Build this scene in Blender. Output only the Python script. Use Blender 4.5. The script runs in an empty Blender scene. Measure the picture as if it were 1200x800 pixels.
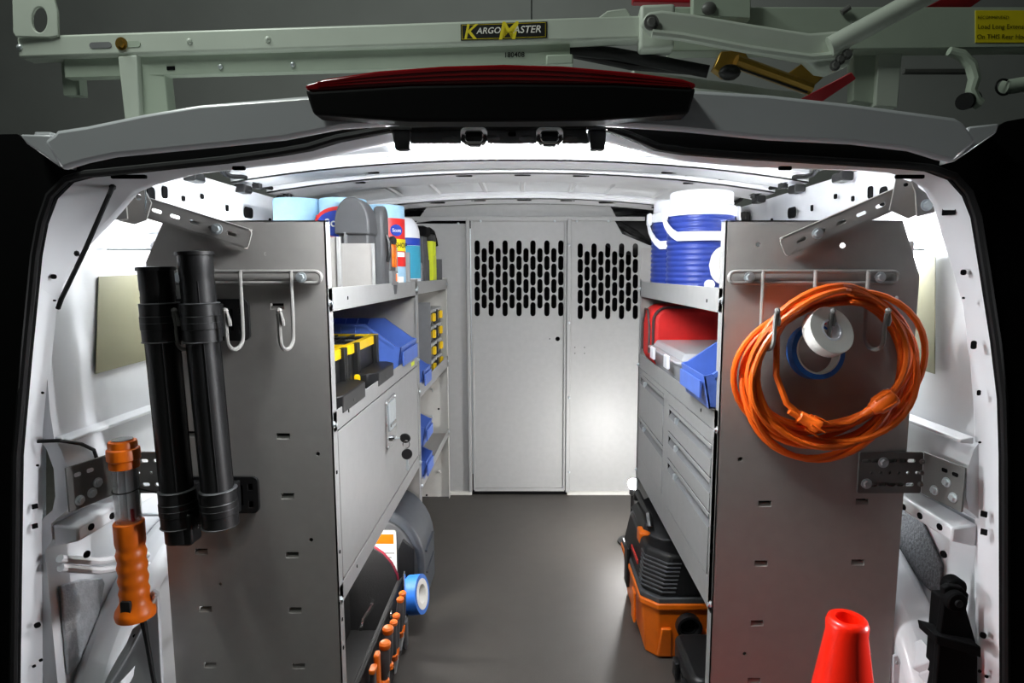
import bpy, bmesh, math, random
from math import sin, cos, pi, radians
from mathutils import Vector, Matrix
from mathutils.geometry import delaunay_2d_cdt
random.seed(7)
S = bpy.context.scene
COL = S.collection

# ------------------------------------------------------------------ camera, world, lights, exposure
F, CX, CY, EYE = 700.0, 620.0, 400.0, 1.04          # focal length in px, principal point, eye height over the van floor
TILT = math.atan(80 / F)
cam = bpy.data.cameras.new('camera')
cam.sensor_width = 36; cam.lens = F / 1200 * 36; cam.shift_x = -(CX - 600) / 1200; cam.clip_start = .02
camo = bpy.data.objects.new('camera', cam); COL.objects.link(camo)
camo.location = (0, 0, EYE); camo.rotation_euler = (pi / 2 - TILT, 0, 0)
S.camera = camo
S.view_settings.view_transform = 'Standard'; S.view_settings.look = 'None'
S.view_settings.gamma = 1; S.view_settings.use_curve_mapping = False
S.view_settings.exposure = 0.0
w = bpy.data.worlds.new('world'); S.world = w; w.use_nodes = True
w.node_tree.nodes['Background'].inputs[0].default_value = (.8, .95, .9, 1)
w.node_tree.nodes['Background'].inputs[1].default_value = .012

def area(name, loc, target, sx, sy, power, color=(1, 1, 1), spread=180):
    l = bpy.data.lights.new(name, 'AREA'); l.shape = 'RECTANGLE'; l.size = sx; l.size_y = sy
    l.energy = power; l.color = color; l.spread = radians(spread)
    o = bpy.data.objects.new(name, l); COL.objects.link(o); o.location = loc
    o.rotation_euler = (Vector(target) - Vector(loc)).to_track_quat('-Z', 'Y').to_euler()
    return o
GARAGE = area('garage_lamp', (-1.2, .58, 2.8), (-.3, 1.0, 1.2), 1.4, .12, 27, (.92, 1, .93))
SIDE_R = area('side_fill_right', (1.75, .82, .62), (-.8, 1.03, .52), .06, .5, 2.7, (.97, .98, 1), 60)  # added fill from out of view for the left pillar and wall
SIDE_L = area('side_fill_left', (-1.80, .82, .62), (.75, 1.03, .50), .06, .5, 2.3, (.97, .98, 1), 60)  # added fill from out of view for the right pillar and cone
BEHIND = area('fill_behind', (-.3, -1.6, 1.5), (0, 1.2, .6), 1.2, 1.2, .12, (1, .98, .96))  # soft frontal fill added behind the camera

WALLWASH = area('garage_wall_wash', (-.6, 1.8, 3.4), (-.8, 6, 2.6), 4.0, .5, 52, (.95, 1, .95))  # added wash that brightens the garage wall beyond the van

# ------------------------------------------------------------------ helpers
def at(px, py, Y):
    """measured photo point at depth Y -> metres"""
    a, b = (px - CX) / F, -(py - CY) / F
    d = Vector((a, b * sin(TILT) + cos(TILT), b * cos(TILT) - sin(TILT)))
    k = Y / d.y
    return Vector((d.x * k, Y, EYE + d.z * k))

def xz(pts, Y):
    return [(at(p[0], p[1], Y).x, at(p[0], p[1], Y).z) for p in pts]

def srgb(r, g, b):
    def c(v):
        v /= 255.0
        return v / 12.92 if v <= .04045 else ((v + .055) / 1.055) ** 2.4
    return (c(r), c(g), c(b), 1)

def mat(name, col, rough=.5, metal=0, emit=None, estr=0, vary=.06, scale=40, bump=0, bscale=200, coat=0, trans=0, alpha=1, spec=.5):
    m = bpy.data.materials.new(name); m.use_nodes = True
    nt = m.node_tree; b = nt.nodes['Principled BSDF']
    if len(col) == 3: col = (*col, 1)
    tc = nt.nodes.new('ShaderNodeTexCoord')
    n = nt.nodes.new('ShaderNodeTexNoise'); n.inputs['Scale'].default_value = scale; n.inputs['Detail'].default_value = 3
    nt.links.new(tc.outputs['Object'], n.inputs['Vector'])
    r = nt.nodes.new('ShaderNodeValToRGB')
    r.color_ramp.elements[0].position = .3; r.color_ramp.elements[1].position = .7
    r.color_ramp.elements[0].color = tuple(c * (1 - vary) for c in col[:3]) + (1,)
    r.color_ramp.elements[1].color = tuple(min(1, c * (1 + vary)) for c in col[:3]) + (1,)
    nt.links.new(n.outputs['Fac'], r.inputs['Fac']); nt.links.new(r.outputs['Color'], b.inputs['Base Color'])
    b.inputs['Roughness'].default_value = rough; b.inputs['Metallic'].default_value = metal
    b.inputs['Coat Weight'].default_value = coat; b.inputs['Transmission Weight'].default_value = trans
    b.inputs['Specular IOR Level'].default_value = spec
    b.inputs['Alpha'].default_value = alpha
    if emit:
        b.inputs['Emission Color'].default_value = (*emit[:3], 1); b.inputs['Emission Strength'].default_value = estr
    if bump:
        n2 = nt.nodes.new('ShaderNodeTexNoise'); n2.inputs['Scale'].default_value = bscale; n2.inputs['Detail'].default_value = 2
        nt.links.new(tc.outputs['Object'], n2.inputs['Vector'])
        bp = nt.nodes.new('ShaderNodeBump'); bp.inputs['Strength'].default_value = bump; bp.inputs['Distance'].default_value = .002
        nt.links.new(n2.outputs['Fac'], bp.inputs['Height']); nt.links.new(bp.outputs['Normal'], b.inputs['Normal'])
    return m

POWDER = mat('grey_powder_coat', srgb(157, 154, 150), .42, vary=.03, bump=.12, bscale=900)
POWDER3 = mat('grey_partition_paint', srgb(168, 168, 167), .45, vary=.03, bump=.12, bscale=900)
CEILM = mat('white_roof_paint', srgb(244, 245, 247), .3, vary=.02, scale=8, coat=.3)
POWDER2 = mat('grey_powder_coat_front', srgb(154, 154, 153), .45, vary=.03, bump=.12, bscale=900)
OFFWHITE = mat('pale_coat_and_lit_grey', srgb(214, 212, 206), .45, vary=.03)  # pale coat; on the far end panel it holds strong light on grey
VAN = mat('white_van_paint', srgb(200, 202, 206), .28, vary=.03, scale=6, coat=.3)
VANIN = mat('white_inner_paint', srgb(226, 228, 232), .32, vary=.04, scale=8, coat=.2)
RACK = mat('rack_paint', srgb(196, 204, 192), .4, vary=.04, scale=10)
RACKD = mat('rack_paint_green_tint', srgb(172, 184, 168), .45, vary=.04, scale=10)
BLACK = mat('black_plastic', srgb(22, 22, 23), .45, vary=.15)
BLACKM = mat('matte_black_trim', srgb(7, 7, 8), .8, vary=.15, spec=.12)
RUBBER = mat('black_rubber', srgb(17, 17, 18), .6, vary=.15, spec=.3)
DARKG = mat('dark_grey_plastic', srgb(74, 75, 77), .5, vary=.06, bump=.1, bscale=600)
MIDG = mat('mid_grey_plastic', srgb(118, 119, 121), .5, vary=.05)
BRKT = mat('dark_bracket_steel', srgb(96, 96, 94), .42, vary=.05, bump=.1, bscale=700)
ZINC = mat('zinc', srgb(205, 212, 215), .32, .55, vary=.08)
CHROME = mat('chrome', srgb(225, 225, 225), .12, 1, vary=.02)
GOLD = mat('yellow_zinc', srgb(176, 140, 66), .3, .8, vary=.1)
WIRE = mat('grey_coated_wire', srgb(146, 144, 141), .4, vary=.03)
FLOORM = mat('grey_vinyl_floor', srgb(73, 69, 65), .55, vary=.05, scale=18, bump=.25, bscale=500)
ORANGE = mat('orange_cord', srgb(240, 104, 20), .42, vary=.05, coat=.1)
ORANGED = mat('orange_plastic', srgb(232, 110, 10), .4, vary=.05)
CONEM = mat('red_orange_vinyl', srgb(255, 34, 9), .3, vary=.03, coat=.3)
YELLOW = mat('yellow_plastic', srgb(250, 205, 10), .4, vary=.04)
LIME = mat('lime_yellow_plastic', srgb(214, 226, 20), .4, vary=.04)
BLUEBIN = mat('blue_bin_plastic', srgb(80, 112, 196), .42, vary=.04)
BLUEJUG = mat('blue_jug_plastic', srgb(40, 60, 142), .35, vary=.05)
BLUETAPE = mat('blue_tape', srgb(38, 110, 205), .55, vary=.05)
WHITEP = mat('white_plastic', srgb(236, 238, 244), .35, vary=.02)
PALEBL = mat('pale_blue_towel', srgb(158, 198, 224), .8, vary=.06, bump=.3, bscale=300)
LABELB = mat('label_blue', srgb(28, 62, 170), .4, vary=.03)
TEAL = mat('label_teal', srgb(60, 160, 190), .4, vary=.03)
LABELR = mat('label_red', srgb(214, 40, 34), .4, vary=.03)
LABELW = mat('label_white', srgb(240, 238, 232), .5, vary=.02)
LABELK = mat('label_black', srgb(12, 12, 12), .4, vary=.05)
LABELY = mat('label_yellow', srgb(236, 216, 30), .45, vary=.03)
REDBAG = mat('red_nylon', srgb(222, 34, 32), .6, vary=.08, scale=25, bump=.3, bscale=60)
REDLENS = mat('red_lens', srgb(140, 12, 20), .12, vary=.05, coat=.6)
REDRACK = mat('red_paint', srgb(176, 16, 32), .4, vary=.06)
CLEAR = mat('clear_polypropylene', srgb(244, 246, 250), .25, trans=.25, vary=.01, alpha=.62)
CLEARLID = mat('smoky_clear_lid', srgb(60, 60, 62), .18, vary=.05, coat=.4)
GREYLID = mat('grey_translucent_lid', srgb(176, 178, 182), .3, vary=.03)
GLASS = mat('clear_tube', srgb(240, 244, 246), .05, trans=.95, vary=0, alpha=.45)
OLIVE = mat('olive_film', srgb(122, 120, 96), .35, vary=.05, scale=10)
FOIL = mat('crinkled_pad', srgb(176, 180, 184), .4, .3, vary=.12, scale=60, bump=1.0, bscale=130)
PADD = mat('dark_speckled_pad', srgb(84, 86, 90), .6, .2, vary=.45, scale=160, bump=1.0, bscale=160)
FABRIC = mat('black_nylon', srgb(24, 23, 24), .8, vary=.2, bump=.3, bscale=300)
REDPIPE = mat('dark_red_piping', srgb(130, 18, 40), .6)
PIPEG = mat('grey_piping', srgb(70, 52, 52), .6)
CASEG = mat('charcoal_case', srgb(66, 70, 76), .45, vary=.08)
GARW = mat('garage_wall_paint', srgb(150, 154, 150), .8, vary=.05, scale=2)
GARF = mat('garage_floor_concrete', srgb(120, 118, 114), .8, vary=.1, scale=3)
LEDM = mat('led_diffuser', (1, 1, 1), .5, emit=(.95, .98, 1), estr=245)
FILL_L = mat('fill_strip_glow_left', (1, 1, 1), .5, emit=(.95, .98, 1), estr=32)  # glow of the unseen strip added behind the left panel
FILL_R = mat('fill_strip_glow_right', (1, 1, 1), .5, emit=(.95, .98, 1), estr=85)  # glow of the unseen strip added behind the right panel
FILL_LOW = mat('fill_strip_glow_lower', (1, 1, 1), .5, emit=(.95, .98, 1), estr=8)  # glow of the lower strips added to brighten the walls low down
FILL_U = mat('under_shelf_fill_glow', (1, 1, 1), .5, emit=(1, .98, .95), estr=110)  # glow of the strip added under the left cabinet
BULBM = mat('bulb_glass', (1, 1, 1), .5, emit=(1, .99, .97), estr=1000)
CAN = mat('brushed_can', srgb(190, 192, 196), .25, .8)
HOLE = mat('dark_hole', srgb(9, 9, 10), .9, vary=.1, spec=.1)

class MB:
    def __init__(s): s.v = []; s.f = []; s.flat = False
    def add(s, vs, fs):
        n = len(s.v); s.v += [tuple(v) for v in vs]; s.f += [tuple(i + n for i in f) for f in fs]; return s
    def box(s, x0, x1, y0, y1, z0, z1):
        return s.add([(x, y, z) for x in (x0, x1) for y in (y0, y1) for z in (z0, z1)],
                     [(0, 1, 3, 2), (4, 6, 7, 5), (0, 4, 5, 1), (2, 3, 7, 6), (0, 2, 6, 4), (1, 5, 7, 3)])
    def obox(s, c, size, R=None):
        R = R or Matrix.Identity(3); c = Vector(c); h = [d / 2 for d in size]
        return s.add([c + R @ Vector((x, y, z)) for x in (-h[0], h[0]) for y in (-h[1], h[1]) for z in (-h[2], h[2])],
                     [(0, 1, 3, 2), (4, 6, 7, 5), (0, 4, 5, 1), (2, 3, 7, 6), (0, 2, 6, 4), (1, 5, 7, 3)])
    def hexa(s, q0, q1):
        """two quads joined into a solid"""
        return s.add(list(q0) + list(q1), [(0, 1, 2, 3), (7, 6, 5, 4)] + [(i, (i + 1) % 4, 4 + (i + 1) % 4, 4 + i) for i in range(4)])
    def cyl(s, p0, p1, r0, r1=None, n=16, caps=True):
        r1 = r0 if r1 is None else r1
        p0, p1 = Vector(p0), Vector(p1); d = (p1 - p0).normalized()
        u = d.orthogonal().normalized(); v = d.cross(u)
        vs = [p + (u * cos(2 * pi * i / n) + v * sin(2 * pi * i / n)) * r for p, r in ((p0, r0), (p1, r1)) for i in range(n)]
        fs = [(i, (i + 1) % n, n + (i + 1) % n, n + i) for i in range(n)]
        if caps: fs += [tuple(range(n))[::-1], tuple(range(n, 2 * n))]
        return s.add(vs, fs)
    def lathe(s, prof, o=(0, 0, 0), d=(0, 0, 1), n=24, closed=False):
        o = Vector(o); d = Vector(d).normalized(); u = d.orthogonal().normalized(); v = d.cross(u)
        vs = []; fs = []; m = len(prof)
        for i in range(n):
            a = 2 * pi * i / n; e = u * cos(a) + v * sin(a)
            vs += [o + e * r + d * h for r, h in prof]
        for i in range(n):
            j = (i + 1) % n
            for k in range(m if closed else m - 1):
                k2 = (k + 1) % m
                fs.append((i * m + k, j * m + k, j * m + k2, i * m + k2))
        if not closed:
            if prof[0][0] > 1e-5: fs.append(tuple(i * m for i in range(n)))
            if prof[-1][0] > 1e-5: fs.append(tuple(i * m + m - 1 for i in range(n)))
        return s.add(vs, fs)
    def tube(s, pts, r, n=8, closed=False):
        pts = [Vector(p) for p in pts]; m = len(pts)
        t = []
        for i in range(m):
            a = pts[i - 1] if (i > 0 or closed) else pts[i]; b = pts[(i + 1) % m] if (i < m - 1 or closed) else pts[i]
            t.append((b - a).normalized())
        u = t[0].orthogonal().normalized(); vs = []
        for i in range(m):
            u = (u - t[i] * u.dot(t[i]))
            u = u.normalized() if u.length > 1e-6 else t[i].orthogonal().normalized()
            v = t[i].cross(u); rr = r[i] if isinstance(r, (list, tuple)) else r
            vs += [pts[i] + (u * cos(2 * pi * k / n) + v * sin(2 * pi * k / n)) * rr for k in range(n)]
        fs = []
        for i in range(m if closed else m - 1):
            j = (i + 1) % m
            fs += [(i * n + k, i * n + (k + 1) % n, j * n + (k + 1) % n, j * n + k) for k in range(n)]
        if not closed: fs += [tuple(range(n))[::-1], tuple(range((m - 1) * n, m * n))]
        return s.add(vs, fs)
    def prism(s, poly, axis, a0, a1, holes=()):
        def cw(l, want):
            l = list(l); a = sum(l[i - 1][0] * l[i][1] - l[i][0] * l[i - 1][1] for i in range(len(l)))
            return l if (a < 0) == want else l[::-1]
        loops = [cw(poly, True)] + [cw(h, False) for h in holes]
        def P(p, a): return (a, p[0], p[1]) if axis == 'x' else (p[0], a, p[1]) if axis == 'y' else (p[0], p[1], a)
        co = []; faces = []
        for l in loops:
            faces.append(list(range(len(co), len(co) + len(l)))); co += [Vector(p) for p in l]
        if holes:
            s.flat = True
            ed = [(f[i], f[(i + 1) % len(f)]) for f in faces for i in range(len(f))]
            vo, _, fo, _, _, _ = delaunay_2d_cdt(co, ed, [], 0, 1e-7)
            def inside(p, l):
                c = False
                for i in range(len(l)):
                    (x1, y1), (x2, y2) = l[i - 1], l[i]
                    if (y1 > p[1]) != (y2 > p[1]) and p[0] < (x2 - x1) * (p[1] - y1) / (y2 - y1) + x1: c = not c
                return c
            bb = [(min(p[0] for p in l), max(p[0] for p in l), min(p[1] for p in l), max(p[1] for p in l)) for l in loops]
            keep = []
            for f in fo:
                m = (sum(vo[i][0] for i in f) / len(f), sum(vo[i][1] for i in f) / len(f))
                if not inside(m, loops[0]): continue
                if any(q[0] < m[0] < q[1] and q[2] < m[1] < q[3] and inside(m, l) for q, l in zip(bb[1:], loops[1:])): continue
                keep.append(f)
            fo = keep
        else:
            vo, fo = co, [faces[0]]
        for a in (a0, a1): s.add([P(p, a) for p in vo], fo)
        for l in loops:
            k = len(l)
            s.add([P(p, a0) for p in l] + [P(p, a1) for p in l], [(i, (i + 1) % k, k + (i + 1) % k, k + i) for i in range(k)])
        return s
    def sphere(s, c, r, n=12):
        if not isinstance(r, (tuple, list)): r = (r, r, r)
        m = n // 2; k = len(s.v)
        prof = [(sin(pi * i / m), -cos(pi * i / m)) for i in range(m + 1)]
        s.lathe([(max(a, 1e-6), b) for a, b in prof], (0, 0, 0), (0, 0, 1), n)
        for i in range(k, len(s.v)):
            v = s.v[i]; s.v[i] = (c[0] + v[0] * r[0], c[1] + v[1] * r[1], c[2] + v[2] * r[2])
        return s
    def rbox(s, x0, x1, y0, y1, z0, z1, r, axis='z', n=4):
        """box with four rounded edges along axis"""
        if axis == 'z': return s.prism(rrect(x0, x1, y0, y1, r, n), 'z', z0, z1)
        if axis == 'y': return s.prism(rrect(x0, x1, z0, z1, r, n), 'y', y0, y1)
        return s.prism(rrect(y0, y1, z0, z1, r, n), 'x', x0, x1)
    def build(s, name, m, parent=None, bevel=0, seg=2, kind=None, label=None, angle=35):
        o0 = Vector((0, 0, 0)); p = parent
        while p is not None: o0 += p.location; p = p.parent
        me = bpy.data.meshes.new(name)
        me.from_pydata([Vector(v) - o0 for v in s.v], [], s.f)
        b = bmesh.new(); b.from_mesh(me)
        bmesh.ops.remove_doubles(b, verts=b.verts, dist=2e-6)
        bmesh.ops.recalc_face_normals(b, faces=b.faces)
        b.to_mesh(me); b.free()
        me.polygons.foreach_set('use_smooth', [not s.flat] * len(me.polygons))
        if not s.flat: me.set_sharp_from_angle(angle=radians(angle))
        me.materials.append(m)
        o = bpy.data.objects.new(name, me); COL.objects.link(o)
        if parent: o.parent = parent
        if bevel:
            md = o.modifiers.new('bevel', 'BEVEL'); md.width = bevel; md.segments = seg; md.limit_method = 'ANGLE'; md.angle_limit = radians(40)
            md.harden_normals = False
        if kind: o['kind'] = kind
        if label: o['label'] = label
        return o

def rrect(x0, x1, z0, z1, r, n=4):
    out = []
    for cx, cz, a in ((x1 - r, z1 - r, 0), (x0 + r, z1 - r, 90), (x0 + r, z0 + r, 180), (x1 - r, z0 + r, 270)):
        out += [(cx + r * cos(radians(a + 90 * i / n)), cz + r * sin(radians(a + 90 * i / n))) for i in range(n + 1)]
    return out
def slot(cx, cz, L, W, ang=0, n=5):
    r = W / 2; h = L / 2 - r; out = []
    for sgn, a0 in ((1, -90), (-1, 90)):
        out += [(sgn * h + r * cos(radians(a0 + 180 * i / n)), r * sin(radians(a0 + 180 * i / n))) for i in range(n + 1)]
    c, s = cos(ang), sin(ang)
    return [(cx + x * c - z * s, cz + x * s + z * c) for x, z in out]
def circ(cx, cz, r, n=10): return [(cx + r * cos(2 * pi * i / n), cz + r * sin(2 * pi * i / n)) for i in range(n)]
def rect(x0, x1, z0, z1): return [(x0, z0), (x1, z0), (x1, z1), (x0, z1)]
def tag(o, label, cat, group=None):
    o['label'] = label; o['category'] = cat
    if group: o['group'] = group
    return o
def thing(name, label, cat, loc=(0, 0, 0), group=None):
    o = bpy.data.objects.new(name, None); COL.objects.link(o); o.location = loc; o.empty_display_size = .05
    return tag(o, label, cat, group)
def copy_tree(o, parent=None):
    c = o.copy(); COL.objects.link(c)
    if parent: c.parent = parent
    for ch in list(o.children): copy_tree(ch, c)
    return c
def axes(d, up=(0, 0, 1)):
    """rotation whose local z is d"""
    d = Vector(d).normalized(); up = Vector(up)
    x = up.cross(d); x = x.normalized() if x.length > 1e-5 else Vector((1, 0, 0))
    return Matrix((x, d.cross(x), d)).transposed()
def bolt(parent, p, d=(0, -1, 0), r=.0085, m=None, name='bolt'):
    p = Vector(p); d = Vector(d).normalized(); b = MB()
    b.cyl(p, p + d * .0018, r, n=16); b.cyl(p + d * .0018, p + d * .0065, r * .68, r * .62, n=6)
    return b.build(name, m or ZINC, parent)
def rivet(parent, p, d, r=.004, m=None):
    p = Vector(p); d = Vector(d).normalized()
    return MB().lathe([(r, 0), (r * .85, r * .4), (r * .4, r * .7), (1e-6, r * .78)], p, d, 8).build('rivet', m or ZINC, parent)
def plug(parent, p, d, sx, sz, name='hole_plug', up=(0, 0, 1), m=None, r=.35):
    """shallow recessed dark opening in a panel"""
    p = Vector(p); R = axes(d, up); b = MB()
    o = rrect(-sx / 2, sx / 2, -sz / 2, sz / 2, min(sx, sz) * r, 3)
    k = len(o)
    vs = [p + R @ Vector((x, y, .0012)) for x, y in o] + [p + R @ Vector((x * .8, y * .8, .0002)) for x, y in o]
    b.add(vs, [(i, (i + 1) % k, k + (i + 1) % k, k + i) for i in range(k)] + [tuple(range(k, 2 * k))])
    b.add([p + R @ Vector((x, y, .0012)) for x, y in o] + [p + R @ Vector((x * 1.02, y * 1.02, -.002)) for x, y in o],
          [(i, (i + 1) % k, k + (i + 1) % k, k + i) for i in range(k)])
    return b.build(name, m or HOLE, parent)
def text(body, name, m, parent, o, right, up, width, extrude=.0004, spacing=1.0, label=None, bold=.012):
    """lettering: centre o, laid along right/up, scaled to width (metres)"""
    cu = bpy.data.curves.new(name, 'FONT'); cu.body = body; cu.align_x = 'CENTER'; cu.align_y = 'CENTER'
    cu.size = 1; cu.space_character = spacing; cu.extrude = 0; cu.offset = bold; cu.resolution_u = 3
    tmp = bpy.data.objects.new(name, cu); me = bpy.data.meshes.new_from_object(tmp)
    bpy.data.objects.remove(tmp); bpy.data.curves.remove(cu)
    xs = [v.co.x for v in me.vertices]; ys = [v.co.y for v in me.vertices]
    k = width / (max(xs) - min(xs)); mx = (max(xs) + min(xs)) / 2; my = (max(ys) + min(ys)) / 2
    right = Vector(right).normalized(); up = Vector(up).normalized(); n = right.cross(up)
    loc = Vector((0, 0, 0)); p = parent
    while p is not None: loc += p.location; p = p.parent
    for v in me.vertices:
        v.co = Vector(o) + right * (v.co.x - mx) * k + up * (v.co.y - my) * k + n * .0004 - loc
    me.name = name; me.materials.append(m)
    ob = bpy.data.objects.new(name, me); COL.objects.link(ob); ob.parent = parent
    if label: ob['label'] = label
    return ob
def struct(mb, name, m, bevel=0, parent=None, angle=35):
    o = mb.build(name, m, parent, bevel, angle=angle); o['kind'] = 'structure'; return o

XC = -.025                                             # centre line of the van body
XL, XLO, XR, XRO = -.370, -.700, .357, .715             # shelf faces on the aisle, outer faces
Y0, YM, YR, YP = 1.10, 1.975, 1.93, 2.74                # shelf rear ends, unit joints, partition

# ================================================================== SETTING
floor = struct(MB().box(-.86, .81, .93, 3.5, -.05, 0), 'floor', FLOORM)
struct(MB().box(-6, 6, -3, 8, -.62, -.6), 'floor', GARF)
wb = MB().box(-6, .018, 6.0, 6.1, -.6, 5.5); wb.box(.03, 6, 6.0, 6.1, -.6, 5.5)
struct(wb, 'wall_back', GARW)

def side_profile(s):
    pr = [(.86, -.05), (.86, .55), (.845, .57), (.845, .60), (.815, .625), (.808, .65), (.806, .70), (.815, .735), (.825, .752), (.828, .80), (.825, 1.12), (.80, 1.17),
          (.795, 1.24), (.785, 1.27)]
    pr = [(XC + s * (a - .025 + (.010 if s > 0 else 0)), z) for a, z in pr]
    back = [(x + s * .025, z) for x, z in reversed(pr)]
    return pr + back
walls = {}
for s, nm in ((-1, 'left'), (1, 'right')):
    walls[s] = struct(MB().prism(side_profile(s), 'y', 1.012, 3.45), 'wall_' + nm, VANIN, angle=25)
struct(MB().box(-.9, .85, 3.45, 3.5, -.05, 1.5), 'wall_cab_dark', BLACKM)  # black sheet standing in for the darkness of the cab

# roof skin and bows, crowned across the van
def zroof(x, y=9.0): return -.105 * max(0, min(1, (1.27 - y) / .31)) + 1.372 - .062 * (abs(x - XC) / .8) ** 2.2
def crown(mb, y0, y1, dz0, dz1, half=.80, n=20):
    vs = []; fs = []
    for i in range(n + 1):
        x = XC - half + 2 * half * i / n; za, zb = zroof(x, y0), zroof(x, y1)
        vs += [(x, y0, za + dz0), (x, y1, zb + dz0), (x, y1, zb + dz1), (x, y0, za + dz1)]
    for i in range(n):
        for k in range(4): fs.append((i * 4 + k, i * 4 + (k + 1) % 4, i * 4 + 4 + (k + 1) % 4, i * 4 + 4 + k))
    fs += [(3, 2, 1, 0), (4 * n, 4 * n + 1, 4 * n + 2, 4 * n + 3)]
    return mb.add(vs, fs)
ceiling = struct(crown(crown(MB(), 1.27, 3.45, 0, .02), .965, 1.27, 0, .02), 'ceiling', CEILM)
def bow(y0, y1, drop, n=1):
    b = MB(); m = (y0 + y1) / 2
    # hat section: two brims and a dropped crown
    crown(b, y0, y1, -drop, -drop + .004, .775); crown(b, y0 - .02, y0 + .003, -drop * .45, -drop * .45 + .004, .775)
    crown(b, y1 - .003, y1 + .02, -drop * .45, -drop * .45 + .004, .775)
    crown(b, y0, y0 + .004, -drop, 0, .775); crown(b, y1 - .004, y1, -drop, 0, .775)
    return struct(b, 'trim_%d' % n, CEILM)
bows = [bow(1.64, 1.76, .034, 1), bow(1.86, 2.03, .032, 2), bow(2.50, 2.66, .030, 3)]
for x in (-.33, .0, .30): struct(MB().prism([(1.28, zroof(x)), (1.28, zroof(x) - .008), (1.61, zroof(x) - .008), (1.61, zroof(x))], 'x', x - .006, x + .006), 'ceiling_rib', CEILM, parent=ceiling)
for k in range(9):
    for y0, y1 in ((1.29, 1.60), (2.08, 2.46)):
        x = XC - .68 + k * .17 + (.02 if k % 2 else 0)
        b = MB(); z = zroof(x)
        b.add([(x - .012, y0, z), (x + .012, y0, z), (x + .006, y0, z - .007), (x - .006, y0, z - .007), (x - .012, y1, z), (x + .012, y1, z), (x + .006, y1, z - .007), (x - .006, y1, z - .007)],
              [(0, 1, 2, 3), (7, 6, 5, 4), (0, 4, 5, 1), (1, 5, 6, 2), (2, 6, 7, 3), (3, 7, 4, 0)])
        b.build('stiffening_rib', CEILM, ceiling)
def bowslot(parent, x, y, L, W, dz):
    plug(parent, (x, y, zroof(x) - dz - .0005), (0, 0, -1), L, W, 'bow_slot', (0, 1, 0))
for x in (-.62, -.40, -.21, -.02, .16, .34, .56): bowslot(bows[2], x, 2.53, .10 if abs(x) > .3 else .06, .030, .030)
for x in (-.53, -.20, -.02, .16, .50): bowslot(bows[1], x, 1.885, .05, .018, .032)
for x in (-.45, .40): bowslot(bows[0], x, 1.735, .05, .014, .034)
clip = MB()
for i, x in enumerate((-.52, -.42, -.30, -.12, .0, .10, .22, .30, .38, .50, .60)):
    pl = MB().box(x - .035, x + .035, 1.80, 1.825, zroof(x) - .02, zroof(x) - .008)
    pl.build('seam_clip', RUBBER if i % 3 else DARKG, ceiling)

# rear header, seal and inner flange around the door opening (traced at real depths)
top = [(62, 157), (66, 152), (100, 147), (167, 133), (233, 122), (353, 112), (480, 106), (600, 104), (720, 103), (817, 105), (900, 110), (1000, 121), (1067, 130), (1120, 137), (1130, 143), (1140, 157)]
bot = [(1118, 190), (1100, 186), (1067, 176), (1000, 168), (900, 163), (800, 153), (700, 146), (600, 144), (480, 145), (400, 150), (333, 163), (267, 170), (133, 183), (100, 190), (71, 199)]
hp = xz([(50, 165)] + top + [(1146, 165)] + bot, .90)
hd = MB(); k = len(hp)
vs = [(x, .90, z) for x, z in hp] + [(x * 1.005, .885, z - .006) for x, z in hp]
header = struct(MB().prism(hp, 'y', .90, .914), 'trim_4', VAN, bevel=.006)
# rain channel ends at both corners of the roof
for s, pts in ((-1, [(22, 157), (60, 158), (60, 168), (72, 182), (70, 196), (30, 168)]), (1, [(1136, 148), (1172, 144), (1168, 156), (1118, 190), (1122, 172)])):
    struct(MB().prism(xz(pts, .915), 'y', .915, .97), 'trim_5' if s < 0 else 'trim_6', VAN, bevel=.003)
seal_in = [(24, 815), (28, 533), (38, 420), (50, 300), (57, 262), (68, 233), (87, 214), (110, 208), (133, 206), (267, 192), (333, 183), (367, 177), (400, 167), (460, 156), (560, 152), (683, 152), (713, 156), (733, 163), (767, 177),
           (800, 182), (867, 187), (967, 193), (1050, 198), (1083, 201), (1110, 211), (1127, 230), (1137, 255), (1146, 310), (1160, 400), (1168, 467), (1170, 533), (1171, 815)]
seal_out = [(1300, 815), (1300, 120), (1180, 142), (1173, 146), (1118, 189), (1100, 183), (1067, 173), (1000, 165), (900, 160), (800, 150), (700, 143), (600, 141), (480, 142), (400, 147), (333, 160), (267, 167), (133, 180), (100, 187), (71, 197), (20, 157), (-60, 158), (-60, 815)]
so = xz(seal_out, .948); si = xz(seal_in, .955)
b = MB(); b.prism(so + si, 'y', .948, .955)
struct(b, 'trim_7', BLACKM)
struct(MB().tube([(x - .005 * (1 if x < XC else -1), .946, z + (.004 if z > 1.15 else 0)) for x, z in si], .006, 8), 'trim_8', RUBBER)
fl_in = [(50, 820), (49, 533), (53, 430), (64, 345), (88, 300), (130, 258), (172, 222), (235, 207), (300, 200), (370, 192), (430, 179), (484, 168), (687, 167), (740, 180), (790, 192), (870, 199), (1000, 203), (1044, 206), (1070, 216), (1088, 232), (1100, 250), (1116, 300), (1133, 360), (1142, 430), (1147, 500), (1146, 820)]
fo = xz([(8, 820)] + [(p[0] - 10 if p[0] < 300 else p[0] + 10 if p[0] > 900 else p[0], p[1] - 10) for p in seal_in[1:-1]] + [(1186, 820)], .958)
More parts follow.
